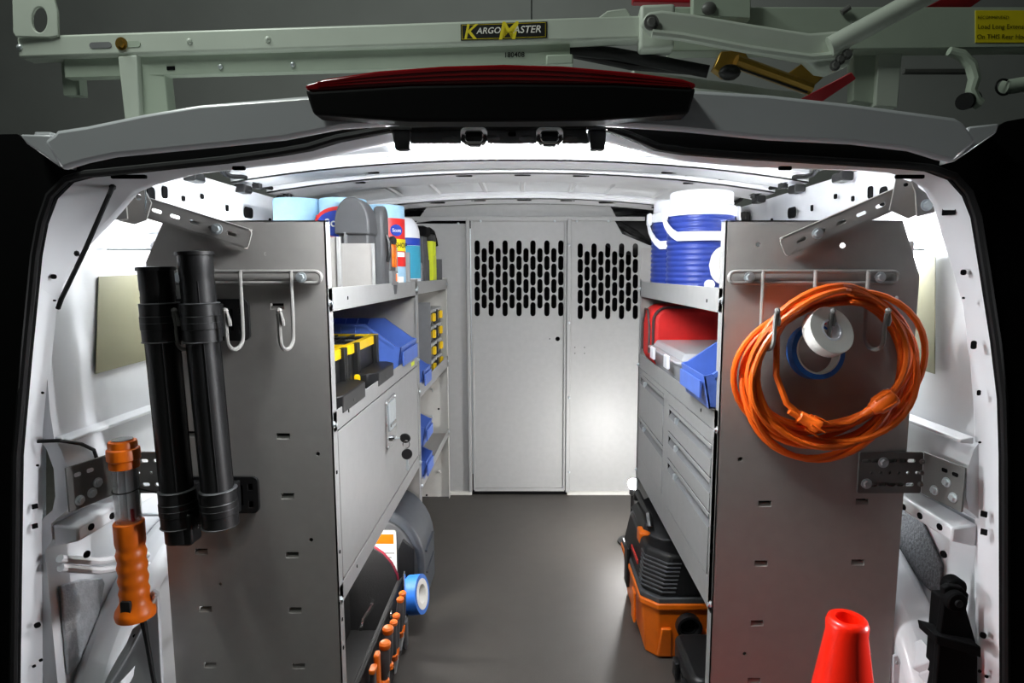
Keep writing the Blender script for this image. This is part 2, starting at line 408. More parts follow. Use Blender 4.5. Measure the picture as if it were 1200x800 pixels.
def resample(l, n):
    d = [0]
    for i in range(1, len(l)): d.append(d[-1] + math.hypot(l[i][0] - l[i - 1][0], l[i][1] - l[i - 1][1]))
    out = []; j = 0
    for k in range(n):
        t = d[-1] * k / (n - 1)
        while j < len(l) - 2 and d[j + 1] < t: j += 1
        f = (t - d[j]) / (d[j + 1] - d[j]); out.append((l[j][0] + (l[j + 1][0] - l[j][0]) * f, l[j][1] + (l[j + 1][1] - l[j][1]) * f))
    return out
NF = 90; FA = resample(fo, NF); FB = resample(xz(fl_in, 1.012), NF)
YA, YB = .958, 1.012
def yb(z): t = max(0, min(1, (z - 1.13) / .08)); return YB + (.978 - YB) * t
def fdepth(x, z):
    a = min(math.hypot(x - p[0], z - p[1]) for p in FA); b_ = min(math.hypot(x - p[0], z - p[1]) for p in FB)
    return YA + (yb(z) - YA) * a / (a + b_)
fm = MB()
fm.add([(x, YA, z) for x, z in FA] + [(x, yb(z), z) for x, z in FB] + [(x, yb(z) + .012, z) for x, z in FB] + [(x, yb(z) + .004, z) for x, z in FA],
       [(k * NF + i, k * NF + i + 1, ((k + 1) % 4) * NF + i + 1, ((k + 1) % 4) * NF + i) for k in range(4) for i in range(NF - 1)])
flange = struct(fm, 'trim_9', VANIN, bevel=.004, angle=50)
for px, py, sx, sz, sh in ((80, 257, .018, .012, .1), (41, 593, .006, .008, .1), (41, 616, .006, .008, .1), (44, 732, .007, .009, .5), (44, 545, .003, .003, .5), (48, 773, .004, .004, .5), (40, 780, .004, .004, .5), (63, 324, .006, .008, .5), (64, 352, .003, .003, .5), (50, 460, .003, .004, .5),
                           (1112, 248, .017, .011, .1), (1129, 319, .006, .009, .5), (1129, 349, .003, .004, .5), (1141, 404, .006, .014, .5), (1147, 460, .004, .009, .5), (1153, 602, .007, .010, .1), (1153, 623, .007, .010, .1), (1152, 744, .007, .010, .5), (1148, 786, .004, .005, .5), (1156, 792, .004, .005, .5), (1148, 518, .003, .003, .5)):
    q = at(px, py, .966); q = at(px, py, fdepth(q.x, q.z)); sg_ = 1 if px < 600 else -1
    plug(flange, q + Vector((sg_ * .0006, -.0008, 0)), (sg_ * .75, -.65, 0), sx * (1.3 if sx < .01 else 1.1), sz, 'pillar_hole', r=sh * .8)
for px, py, sx in ((151, 207, .055), (1066, 207, .045), (280, 197, .02), (920, 197, .02)):
    plug(flange, at(px, py, .958) - Vector((0, .0006, 0)), (0, -1, 0), sx, .006, 'pillar_hole')
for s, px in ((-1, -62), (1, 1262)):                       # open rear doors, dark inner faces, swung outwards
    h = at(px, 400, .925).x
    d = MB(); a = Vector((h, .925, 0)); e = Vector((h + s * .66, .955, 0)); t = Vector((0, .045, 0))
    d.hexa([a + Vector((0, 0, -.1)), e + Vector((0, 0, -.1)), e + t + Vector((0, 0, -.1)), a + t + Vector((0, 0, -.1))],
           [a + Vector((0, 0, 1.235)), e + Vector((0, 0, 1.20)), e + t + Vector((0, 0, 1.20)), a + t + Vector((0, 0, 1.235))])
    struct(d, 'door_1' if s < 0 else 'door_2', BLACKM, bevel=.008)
struct(MB().box(-.83, .78, .68, .93, -.09, -.012), 'trim_10', BLACK, bevel=.01)     # rear step bumper

# header latch plate with strikers and stop bumpers
lp = struct(MB().prism(xz([(482, 152), (687, 152), (690, 168), (480, 168)], .952), 'y', .952, .957), 'trim_11', DARKG)
for px in (556, 644):
    c = at(px, 162, .945)
    st = thing('door_striker', 'chrome door striker loop under the header, %s of the pair' % ('left' if px < 600 else 'right'), 'latch', (c.x, .975, c.z))
    o = MB(); o.prism(rrect(c.x - .021, c.x + .021, c.z - .010, c.z + .015, .008), 'y', .936, .956, [rrect(c.x - .012, c.x + .012, c.z - .006, c.z + .008, .004)])
    o.build('striker_loop', CHROME, st, .002)
    MB().rbox(c.x - .011, c.x + .011, .940, .956, c.z - .012, c.z + .001, .003, 'y').build('latch_pad', BLACK, st, .001)
for px in (471, 699):
    c = at(px, 166, .945)
    t = thing('stop_bumper', 'black rubber stop bumper at the %s end of the header latch plate' % ('left' if px < 600 else 'right'), 'bumper', (c.x, .97, c.z))
    MB().hexa([(c.x - .014, .938, c.z + .016), (c.x + .014, .938, c.z + .016), (c.x + .014, .956, c.z + .016), (c.x - .014, .956, c.z + .016)],
              [(c.x - .010, .938, c.z - .013), (c.x + .013, .938, c.z - .013), (c.x + .013, .956, c.z - .013), (c.x - .010, .956, c.z - .013)]).build('rubber_block', RUBBER, t, .002)
    MB().box(c.x - .016, c.x + .016, .936, .957, c.z + .016, c.z + .020).build('mount_plate', BLACK, t)
for px in (527, 577, 617, 668):
    c = at(px, 163, .955); MB().sphere((c.x, .956, c.z), (.015, .008, .006), 10).build('latch_bolt_head', DARKG, lp)
plug(lp, at(600, 157, .951), (0, -1, 0), .012, .006, 'pillar_hole')

# side-wall stampings, wheel arches
def onwall(s, y, z, inset=0):
    return Vector((XC + s * (.80 - inset), y, z))
for s in (-1, 1):
    wl = walls[s]
    # belt ledge seam
    b = MB(); b.prism([(XC + s * .80, .757), (XC + s * .776, .752), (XC + s * .776, .746), (XC + s * .80, .744)], 'y', 1.014, 2.72); b.build('belt_rail', VANIN, wl, .002)
    b = MB(); b.prism([(XC + s * .82, .598), (XC + s * .775, .592), (XC + s * .775, .566), (XC + s * .82, .556)], 'y', 1.014, 2.72); b.build('lower_rail', VANIN, wl, .004)
    # wheel arch: quarter shell bulging from the wall
    arc = MB(); ya, za, R = 1.42, .03, .46
    outer = [(ya + R * cos(radians(a)), za + R * sin(radians(a))) for a in range(-4, 185, 9)]
    inner = [(ya + (R - .03) * cos(radians(a)), za + (R - .03) * sin(radians(a))) for a in range(184, -5, -9)]
    arc.prism([(ya + (R) * cos(radians(a)), max(0.0, za + (R) * sin(radians(a)))) for a in range(-3, 184, 9)], 'x', XC + s * .745, XC + s * .84)
    arc.build('wheel_arch', VANIN, wl, .028, 4)
    # two stamped ribs running down over the lower panel
    for (z0, z1) in ((.562, .470), (.545, .450)) if s < 0 else ():
        MB().tube([(XC + s * .800, 1.0, z0 - .02), (XC + s * .795, 1.08, (z0 + z1) / 2 - .02), (XC + s * .780, 1.20, z1 - .02)], .007, 8).build('stamped_rib', VANIN, wl)
    for y, z, sx, sz in ((1.33, 1.215, .017, .026), (1.40, 1.21, .010, .012), (1.48, 1.225, .012, .012), (1.44, 1.18, .010, .010), (1.72, 1.21, .05, .03), (1.60, 1.21, .010, .016), (1.86, 1.20, .012, .014), (1.95, 1.20, .012, .012), (2.06, 1.21, .012, .014), (1.28, 1.2, .025, .04)):
        x = XC + s * (.770 - (.0 if z < 1.24 else .01))
        plug(wl, (x - s * .002, y, z), (-s, 0, -.05), sx, sz, 'wall_hole')
    for y, z in ((1.10, .615), (1.045, .580), (1.15, .575), (1.03, .535)):
        plug(wl, (XC + s * .7745, y, z if z < .6 else .578), (-s, 0, 0), .014, .012, 'wall_hole', r=.5)
    # roof rail boxes with dark clips above the wall
    for y, z in ((1.42, 1.262), (1.66, 1.268), (1.93, 1.272), (2.2, 1.275)):
        MB().rbox(XC + s * .752 - .015, XC + s * .752 + .015, y - .022, y + .022, z - .012, z + .010, .006, 'y').build('trim_clip', BLACK, wl, .002)
# bright ledge bulge behind the left panel top
for s in (-1, 1):
    MB().rbox(XC + s * .785 - .022, XC + s * .785 + .022, 1.30, 2.1, 1.09, 1.125, .010, 'y').build('window_ledge', VANIN, walls[s], .01)
    MB().prism(rrect(2.06, 2.18, 1.14, 1.25, .02), 'x', XC + s * .757, XC + s * .775).build('vent_panel', MIDG if s < 0 else BLACK, walls[s], .004)

# white stamped brackets low beside the wheel arches
b = MB()
pl = xz([(118, 812), (128, 790), (140, 768), (150, 752), (157, 735), (168, 728), (166, 712), (174, 700), (180, 690), (186, 694), (192, 812)], 1.04)
hole = xz([(140, 800), (155, 784), (160, 778), (158, 790), (150, 806)], 1.04)
br = thing('body_bracket', 'white scalloped body bracket low at the left panel\'s outer edge', 'bracket', (-.73, 1.05, .25))
b.prism(pl, 'y', 1.035, 1.043, [hole]); b.build('bracket_plate', VAN, br, .001)
MB().tube([at(122, 812, 1.033), at(150, 765, 1.033), at(170, 726, 1.033), at(183, 697, 1.033)], .0035, 6).build('folded_edge', VAN, br)
for px, py in ((158, 745), (172, 712)): plug(br, at(px, py, 1.034), (0, -1, 0), .007, .007, 'bracket_hole', r=.5)
br = thing('body_bracket', 'white folded body bracket low between the right panel and the black jack', 'bracket', (.72, 1.06, .24))
MB().prism(xz([(1045, 820), (1046, 768), (1050, 766), (1054, 776), (1064, 788), (1068, 820)], 1.085), 'y', 1.08, 1.086, [xz([(1047, 774), (1050, 771), (1052, 775), (1049, 778)], 1.085)]).build('bracket_tab', VAN, br)
b = MB(); p = [at(1066, 784, 1.06), at(1100, 770, 1.02), at(1100, 782, 1.02), at(1070, 800, 1.06)]
b.hexa(p, [v + Vector((0, .05, .004)) for v in p]); b.build('bracket_channel', VAN, br, .002)
p = [at(1067, 795, 1.058), at(1100, 782, 1.018), at(1100, 815, 1.018), at(1067, 815, 1.058)]
MB().hexa(p, [v + Vector((0, .006, 0)) for v in p]).build('bracket_web', VAN, br)

# ================================================================== PARTITION
pt = thing('bulkhead_partition', 'grey steel bulkhead partition with perforated panels at the end of the aisle', 'partition', (-.05, YP, 0))
def perf(cols, px0, pitch, ytop):
    hs = []
    for i in range(cols):
        for r in range(5 if i % 2 == 0 else 4):
            c = at(px0 + pitch * i, ytop + 18.05 * r + (9 if i % 2 else 0), YP)
            hs.append(slot(c.x, c.z, .066, .0245, pi / 2, 4))
    return hs
kn = at(653.5, 397, YP)
door_holes = perf(13, 559.2, 8.17, 290) + [circ(kn.x, kn.z, .011, 10), circ(kn.x - .037, kn.z, .003, 6), circ(kn.x + .038, kn.z, .003, 6)]
dp = MB().prism(rect(at(550, 0, YP).x, at(665, 0, YP).x, .025, 1.272), 'y', YP, YP + .003, door_holes).build('door_panel', POWDER3, pt)
x0, x1 = at(550, 0, YP).x, at(665, 0, YP).x
MB().box(x0 - .004, x0 + .006, YP - .012, YP, .02, 1.276).box(x1 - .006, x1 + .004, YP - .012, YP, .02, 1.276).box(x0, x1, YP - .012, YP, 1.27, 1.278).box(x0, x1, YP - .016, YP, .016, .03).build('door_return', POWDER3, pt, .0015)
MB().box(x0 - .008, x0 - .004, YP - .008, YP, .1, 1.24).build('hinge', ZINC, pt)
sp = [(667, 577), (667, 257), (718, 254), (729, 274), (760, 287), (812, 297), (812, 577)]
MB().prism(xz(sp, YP), 'y', YP, YP + .003, perf(9, 680, 8.07, 293.5) + [circ(at(a, b_, YP).x, at(a, b_, YP).z, .0028, 6) for a, b_ in ((673.8, 407), (673.8, 414), (685, 407), (685, 414))]).build('side_panel', POWDER3, pt)
MB().prism(xz([(440, 577), (440, 300), (478, 290), (487, 262), (549, 262), (549, 577)], YP), 'y', YP, YP + .003).build('side_panel', POWDER3, pt)
MB().prism(xz([(487, 261), (505, 236), (712, 236), (722, 254), (545, 254)], YP - .004), 'y', YP - .004, YP).build('top_panel', POWDER3, pt)
c0 = at(668.5, 0, YP).x; c1 = at(547, 0, YP).x
MB().box(x1 + .005, c0 + .012, YP - .022, YP, .012, 1.283).build('frame_post', POWDER3, pt, .003)
MB().box(c1 - .014, x0 - .009, YP - .022, YP, .012, 1.283).build('frame_post', POWDER3, pt, .003)
MB().box(-.56, .52, YP - .018, YP - .004, 1.274, 1.292).build('frame_header', POWDER3, pt, .002)
MB().box(-.56, c1, YP - .024, YP, .0, .014).box(c0, .53, YP - .024, YP, .0, .014).build('sill', OFFWHITE, pt, .002)
MB().box(c1, c0, YP - .012, YP + .02, .0, .012).build('threshold', BLACKM, pt)
for px, py in ((537, 262), (563, 259), (650, 259), (676, 259), (713, 259), (667, 287), (667, 378), (667, 466), (667, 553), (507, 240), (568, 238), (645, 238), (703, 239)):
    rivet(pt, at(px, py, YP - .024 if 660 < px < 670 else YP - .018 if 245 < py < 270 else YP - .004), (0, -1, 0), .006)
hr = thing('seat_headrest', 'black folded seat top showing above the partition\'s right corner', 'headrest', (.46, 2.88, 1.1))
MB().sphere((.52, 2.93, 1.225), (.17, .10, .10), 20).build('headrest_cushion', BLACK, hr)
MB().tube([at(700, 262, 2.86), at(725, 262, 2.84), at(742, 272, 2.84), at(765, 285, 2.86)], .018, 10).build('cover_fold', RUBBER, hr)
hr = thing('seat_headrest', 'black seat top showing above the partition\'s left corner', 'headrest', (-.5, 2.9, 1.1))
MB().sphere((-.52, 2.93, 1.24), (.17, .09, .10), 20).build('headrest_cushion', BLACKM, hr)
MB().cyl((-.56, 2.93, 1.0), (-.56, 2.93, 1.17), .007).cyl((-.48, 2.93, 1.0), (-.48, 2.93, 1.17), .007).build('headrest_post', CHROME, hr)

# ================================================================== SHELF UNITS
def tabslots(pts): return [rect(x - .0125, x + .0125, z - .006, z + .006) for x, z in pts]
def slot_lips(parent, pts, y=Y0):
    for x, z in pts:          # the lower tongue of each punched slot, bent inwards
        MB().hexa([(x - .0125, y + .0005, z - .006), (x + .0125, y + .0005, z - .006), (x + .0125, y + .003, z - .006), (x - .0125, y + .003, z - .006)],
                  [(x - .0125, y + .005, z + .001), (x + .0125, y + .005, z + .001), (x + .0125, y + .007, z + .001), (x - .0125, y + .007, z + .001)]).build('slot_tongue', POWDER, parent)
        MB().box(x - .016, x + .016, y + .018, y + .020, z - .010, z + .010).build('slot_back', HOLE, parent)

def end_panel(parent, x_in, x_out, y, corner, slots, holes=(), m=None):
    s = 1 if x_in > x_out else -1
    zt, zc = 1.135, 1.035 if x_out > 0 else 1.06
    poly = [(x_in, 0.0), (x_in, zt), (x_out + s * .038, zt), (x_out, zc), (x_out, 0.0)]
    e = MB().prism(poly, 'y', y, y + .0025, tabslots(slots) + [circ(x, z, r, 8) for x, z, r in holes]).build('end_panel', m or POWDER, parent)
    slot_lips(e, slots, y)
    # folded flange along the aisle edge and the top edge
    MB().box(min(x_in, x_in - s * .0025), max(x_in, x_in - s * .0025), y, y + .026, 0, zt).build('upright_flange', m or POWDER2, e)
    MB().box(min(x_in, x_out + s * .038), max(x_in, x_out + s * .038), y, y + .022, zt - .0025, zt).build('top_flange', m or POWDER2, e)
    return e

lu = thing('shelf_unit', 'tall grey steel shelf unit with locking cabinet door on the left side of the aisle', 'shelf unit', (-.53, 1.54, 0))
lsl = [(-.464, .985 - .006), (-.464, .734), (-.461, .617), (-.458, .499), (-.457, .386), (-.455, .269), (-.636, .738), (-.634, .62), (-.633, .506), (-.632, .388), (-.630, .271), (-.47, .86), (-.62, .87)]
lsl = lsl[:11]
end_panel(lu, XL, XLO, Y0, 1, lsl, [(-.665 + .0, .60, .003), (-.40, .70, .004), (-.42, .53, .004), (-.60, .44, .003), (-.48, 1.075, .0035)])
MB().prism([(XL, 0), (XL, 1.02), (XLO, 1.02), (XLO, 0)], 'y', YM - .0035, YM - .001).build('end_panel', POWDER, lu)
MB().box(XL - .0025, XL, YM - .020, YM - .001, 0, 1.02).build('upright_flange', POWDER2, lu)
MB().box(XLO, XLO + .002, Y0 + .026, YM - .004, .38, 1.10).build('back_panel', OFFWHITE, lu)
def shelf(parent, x0, x1, y0, y1, zl, zt, zs, xface, m=None, label=None):
    """tray shelf: deck at zs, front lip zl..zt on the aisle face"""
    b = MB().box(x0, x1, y0, y1, zs - .003, zs); s = b.build('shelf', m or POWDER, parent)
    d = .0025 if xface < 0 else -.0025
    MB().box(min(xface, xface - d), max(xface, xface - d), y0, y1, zl, zt).build('shelf_lip', m or POWDER2, s, .001)
    MB().box(min(xface - d, xface - 7 * d), max(xface - d, xface - 7 * d), y0, y1, zl, zl + .002).build('lip_return', m or POWDER2, s)
    return s
shelf(lu, XLO + .004, XL - .003, Y0 + .004, YM - .005, .968, 1.013, .978, XL)
shelf(lu, XLO + .004, XL - .003, Y0 + .004, YM - .005, .738, .778, .748, XL)
shelf(lu, XLO + .004, XL - .003, Y0 + .004, YM - .005, .390, .431, .398, XL)
cd = MB().rbox(XL - .004, XL - .0005, 1.131, 1.948, .4345, .7345, .006, 'x').build('cabinet_door', POWDER2, lu, .001)
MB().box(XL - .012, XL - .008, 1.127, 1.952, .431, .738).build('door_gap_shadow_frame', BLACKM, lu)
for y in (1.106, YM - .012):
    for z in (.985, .755, .405, .21): bolt(lu, (XL, y, z), (1, 0, 0), .0065)
for z in (.66, .50, .36, .30): plug(lu, (XL, 1.112, z), (1, 0, 0), .005, .007, 'flange_hole')
for y, z in ((1.20, .76), (1.22, .990), (1.22, .415)): plug(lu, (XL, y, z), (1, 0, 0), .003, .007, 'lip_hole')
MB().box(XL, XL + .0006, 1.855, 1.905, .748, .760).build('sticker', LIME, lu, label='small lime sticker on the lip above the door')
for y, zt, m in ((1.205, 1.112, POWDER2), (1.47, 1.112, POWDER2), (1.72, 1.112, DARKG), (1.90, 1.105, DARKG)):
    d = MB().prism([(XLO + .02, .98), (XLO + .02, zt), (XL - .006, zt), (XL - .006, .98)], 'y', y, y + .002).build('divider', POWDER, lu)
    MB().box(XL - .014, XL - .006, y - .003, y + .005, .98, zt).build('divider_edge', POWDER2, d, .001)
# paddle latch on the cabinet door
ly = 1.557
la = MB().rbox(XL - .0005, XL + .004, ly - .056, ly + .056, .585, .715, .010, 'x').build('paddle_latch', CHROME, lu, .001)
MB().rbox(XL + .004, XL + .0075, ly - .038, ly + .038, .628, .705, .008, 'x').build('latch_paddle', ZINC, la, .002)
MB().box(XL + .0078, XL + .0105, ly - .030, ly + .030, .640, .648).build('paddle_pull', CHROME, la, .001)
MB().cyl((XL + .004, ly, .602), (XL + .012, ly, .602), .0075, n=14).build('lock_barrel', CHROME, la)
for y in (ly - .046, ly + .046):
    for z in (.592, .708): rivet(lu, (XL + .004, y, z), (1, 0, 0), .003)
ks = thing('key_pair', 'two black headed keys on a ring hanging from the cabinet lock', 'keys', (XL + .03, ly, .60))
kk = MB().cyl((XL + .0125, ly, .602), (XL + .026, ly, .602), .0022, n=6).build('key_blade', ZINC, ks)
MB().lathe([(.0001, -.0025), (.013, -.0025), (.0145, 0), (.013, .0025), (.0001, .0025)], (XL + .039, ly, .602), (0, 1, .2), 16).build('key_head', BLACK, ks)
MB().tube([(XL + .042 + .009 * sin(a), ly - .004 + .003 * cos(a), .586 + .010 * cos(a)) for a in [2 * pi * i / 14 for i in range(14)]], .0011, 5, True).build('key_ring', CHROME, ks)
MB().lathe([(.0001, -.0025), (.013, -.0025), (.0145, 0), (.013, .0025), (.0001, .0025)], (XL + .044, ly - .006, .560), (.3, -1, .1), 16).build('key_head', BLACK, ks)
MB().box(XL + .041, XL + .047, ly - .007, ly - .005, .515, .547).box(XL + .047, XL + .049, ly - .007, ly - .005, .520, .530).build('key_blade', ZINC, ks)

fu = thing('shelf_unit', 'narrow grey shelf unit at the far left end, next to the partition', 'shelf unit', (-.53, 2.34, 0))
MB().box(XLO, XL, 2.700, 2.703, 0, 1.02).build('end_panel', OFFWHITE, fu, label='end panel coloured pale for strong light, with holes and wire pegs')  # grey panel; the strong light on it is put into this off-white
MB().box(XL - .0025, XL, 2.678, 2.703, 0, 1.02).build('upright_flange', OFFWHITE, fu)
MB().box(XLO, XL, YM + .001, YM + .003, 0, 1.02).build('end_panel', POWDER, fu)
MB().box(XL - .0025, XL, YM + .003, YM + .018, 0, 1.02).build('upright_flange', POWDER2, fu)
MB().box(XLO, XLO + .002, YM + .004, 2.699, .3, 1.02).build('back_panel', OFFWHITE, fu)
for zl, zt, zs in ((.970, 1.013, .980), (.618, .668, .628), (.297, .331, .305)):
    shelf(fu, XLO + .004, XL - .003, YM + .004, 2.698, zl, zt, zs, XL)
    for y in (YM + .012, 2.69): rivet(fu, (XL, y, (zl + zt) / 2), (1, 0, 0), .006)
for y, z0, z1 in ((2.27, .982, 1.09), (2.60, .982, 1.10)):
    MB().box(XLO + .02, XL - .006, y, y + .002, z0, z1).build('divider', DARKG, fu)
MB().box(XLO + .02, XL - .004, 2.262, 2.265, .63, .93).build('divider', MIDG, fu)
for px, py in ((507, 455), (507, 486), (508, 515)):
    p = at(px, py, 2.69); MB().tube([p + Vector((-.05, .009, 0)), p + Vector((-.045, -.01, 0)), p + Vector((0, -.012, 0)), p + Vector((.003, -.012, -.014))], .003, 6).build('wire_peg', ZINC, fu)
for px, py in ((514, 479), (500, 580)): plug(fu, at(px, py, 2.699), (0, -1, 0), .009, .009, 'panel_hole', r=.5)
for px, py in ((515, 553), (514, 584)): bolt(fu, at(px, py, 2.699), (0, -1, 0), .010, OFFWHITE)

ru = thing('shelf_unit', 'grey steel shelf unit with five drawers on the right side of the aisle', 'shelf unit', (.53, 1.52, 0))
rsl = [(.451, .602), (.449, .482), (.447, .359), (.446, .238), (.637, .606), (.636, .484)]
end_panel(ru, XR, XRO, Y0, 1, rsl, [(.417, 1.092, .0045), (.571, 1.090, .0055), (.40, .69, .0045), (.425, .295, .004), (.672, .295, .004), (.676, .995, .004)])
MB().box(XR, XRO, YR - .004, YR - .0015, 0, 1.12).build('end_panel', POWDER, ru)
MB().box(XR, XR + .0025, YR - .020, YR - .0015, 0, 1.02).build('upright_flange', POWDER2, ru)
MB().box(XRO - .002, XRO, Y0 + .026, YR - .006, .38, 1.10).build('back_panel', OFFWHITE, ru)
shelf(ru, XR + .003, XRO - .004, Y0 + .004, YR - .006, .966, 1.013, .976, XR)
shelf(ru, XR + .003, XRO - .004, Y0 + .004, YR - .006, .738, .782, .756, XR)
MB().box(XR + .003, XRO - .004, Y0 + .004, YR - .006, .378, .381).build('cabinet_floor', POWDER, ru)
cf = MB().prism(rect(Y0 + .004, YR - .004, .378, .7365), 'x', XR, XR + .002,
                [rect(1.135, 1.497, .700 - .262, .708), rect(1.553, 1.892, .447, .722)]).build('drawer_frame', POWDER2, ru)
MB().box(XR, XR + .02, Y0 + .004, YR - .004, .376, .378).build('lip_return', POWDER2, ru)
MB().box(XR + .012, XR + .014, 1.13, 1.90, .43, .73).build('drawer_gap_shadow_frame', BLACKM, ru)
def drawer(y0, y1, z0, z1):
    x = XR
    fp = MB().box(x - .0012, x + .0015, y0, y1, z0, z1 - .030).build('drawer_front', POWDER2, ru, .0008)
    MB().box(x - .0012, x + .0015, y0, y1, z1 - .009, z1).build('drawer_top_edge', POWDER2, fp, .0006)
    # full-width finger pull: the face leans inwards behind the top edge
    MB().add([(x - .0012, y0, z1 - .030), (x - .0012, y1, z1 - .030), (x + .006, y1, z1 - .018), (x + .006, y0, z1 - .018), (x + .006, y1, z1 - .009), (x + .006, y0, z1 - .009)],
             [(0, 1, 2, 3), (3, 2, 4, 5)]).build('finger_pull', MIDG, fp)
    ym = y1 - (y1 - y0) * .22
    MB().rbox(x - .004, x + .009, ym - .006, ym + .006, z1 - .030, z1 - .014, .003, 'y').build('latch_knob', ZINC, fp, .001)
for a in ((1.139, 1.493, .641, .706), (1.139, 1.493, .570, .637), (1.139, 1.493, .441, .566), (1.557, 1.888, .583, .720), (1.557, 1.888, .449, .579)): drawer(*a)
for y in (1.106, YR - .010):
    for z in (.990, .745, .395, .2): bolt(ru, (XR, y, z), (-1, 0, 0), .0065)
for z in (.68, .55, .50): plug(ru, (XR, 1.112, z), (-1, 0, 0), .005, .007, 'flange_hole')
for y, z in ((1.20, .985), (1.215, .758)): plug(ru, (XR, y, z), (-1, 0, 0), .003, .007, 'lip_hole')

# ================================================================== HOOK RAILS on the end panels
def hook_rail(name, label, x0, x1, xs, zr=1.0385):
    t = thing(name, label, 'hook rail', ((x0 + x1) / 2, Y0 - .008, zr))
    r = .0105
    path = []
    for cx, a0 in ((x1 - r, -90), (x0 + r, 90)):
        path += [(cx + r * cos(radians(a0 + 180 * i / 8)), Y0 - .008, zr - .006 + r * sin(radians(a0 + 180 * i / 8))) for i in range(9)]
    MB().tube(path, .0036, 8, True).build('rail_loop', WIRE, t)
    for x in xs:
        p = [(x, Y0 - .0125, zr + .006), (x, Y0 - .0125, .95), (x, Y0 - .014, .925)]
        p += [(x, Y0 - .043 + .029 * cos(a), .925 - .020 * sin(a)) for a in [pi * i / 8 for i in range(1, 9)]]
        p += [(x, Y0 - .073, .955), (x, Y0 - .076, .972)]
        h = MB().tube(p, .0036, 8).build('hook', WIRE, t)
        MB().tube([(x, Y0 - .0738, .958), (x + .0045, Y0 - .076, .976), (x + .007, Y0 - .074, .958), (x + .006, Y0 - .071, .950)], .0034, 6).sphere((x + .002, Y0 - .0765, .976), .0055, 8).build('hook_tip', WIRE, h)
    for x in (x0 + .035, x1 - .035):
        bolt(t, (x, Y0 - .0115, zr - .006), (0, -1, 0), .010)
        MB().cyl((x, Y0 - .0001, zr - .006), (x, Y0 - .0115, zr - .006), .004, n=8).build('bolt_shank', ZINC, t)
    return t
hook_rail('hook_rail', 'grey wire hook rail on the left end panel behind the black wands', -.668, -.378, (-.6105, -.523, -.431))
hook_rail('hook_rail', 'grey wire hook rail on the right end panel carrying the orange cord', .364, .671, (.424, .519, .614))

# ================================================================== BRACKETS
def upper_bracket(s, label):
    t = thing('mounting_arm', label, 'bracket', (XC + s * .6, 1.09, 1.12))
    e0, e1 = ((148, 236), (287, 279)) if s < 0 else ((1070, 224), (923, 288))
    a, b = at(*e0, 1.085), at(*e1, 1.085)
    L = (Vector((b.x - a.x, b.z - a.z))).length + .02; ang = math.atan2(b.z - a.z, b.x - a.x); c = (a + b) / 2
    def T(pts): return [(c.x + x * cos(ang) - z * sin(ang), c.z + x * sin(ang) + z * cos(ang)) for x, z in pts]
    W = .033; hs = [T(slot(L * q, 0, .019, .0065)) for q in (-.22, -.08, .07, .22, .36)]
    ar = MB().prism(T(rrect(-L / 2, L / 2, -W / 2, W / 2, .006)), 'y', 1.083, 1.086, hs).build('slotted_arm', POWDER, t)
    for q in (-1, 1):
        MB().prism(T(rect(-L / 2 + .006, L / 2 - .006, q * W / 2 - .0015, q * W / 2 + .0015)), 'y', 1.083, 1.097).build('arm_flange', POWDER, ar)
    q = T([(L * .245, .001)])[0]; bolt(t, (q[0], 1.083, q[1]), (0, -1, 0), .010)
    MB().cyl((q[0], 1.083, q[1]), (q[0], 1.0998, q[1]), .004, n=8).build('bolt_shank', ZINC, t)
    if s < 0:
        for q in (-.46, -.35): z = T([(L * q, .002)])[0]; bolt(t, (z[0], 1.083, z[1]), (0, -1, 0), .011)
        p1 = [(104, 254), (99, 248), (108, 226), (122, 216), (146, 211), (150, 256), (140, 258)]
        p2 = [(148, 211), (168, 218), (178, 238), (172, 258), (158, 263), (140, 259)]
        h1 = [at(106, 246, 1.03), at(125, 247, 1.03)]; hp = at(119, 232, 1.03)
    else:
        z = T([(-L * .44, 0)])[0]; bolt(t, (z[0], 1.083, z[1]), (0, -1, 0), .012)
        p1 = [(1068, 214), (1084, 226), (1096, 248), (1082, 252), (1074, 254), (1072, 225)]
        p2 = [(1050, 207), (1068, 214), (1074, 226), (1078, 250), (1064, 256), (1042, 246)]
        h1 = [at(1087, 240, 1.03)]; hp = at(1063, 216, 1.03)
    g = MB().prism(xz(p1, 1.035), 'y', 1.033, 1.036).build('pillar_plate', POWDER, t)
    MB().prism(xz(p2, 1.07), 'y', 1.068, 1.071, [circ(at(163, 231, 1.07).x, at(163, 231, 1.07).z, .006)] if s < 0 else []).build('arm_plate', POWDER, t)
    j = [at(148, 211, 1.036), at(150, 257, 1.036), at(140, 259, 1.07), at(148, 211, 1.07)] if s < 0 else [at(1070, 214, 1.036), at(1076, 252, 1.036), at(1078, 250, 1.07), at(1070, 214, 1.07)]
    MB().hexa(j, [v + Vector((.002, 0, 0)) for v in j]).build('fold', POWDER, t)
    for h in h1: bolt(t, h + Vector((0, .003, 0)), (0, -1, 0), .010)
    plug(t, hp + Vector((0, .003, 0)), (0, -1, 0), .006, .006, 'plate_hole', r=.5)
upper_bracket(-1, 'slotted grey mounting arm from the left pillar down to the left end panel')
upper_bracket(1, 'slotted grey mounting arm from the right pillar down to the right end panel')
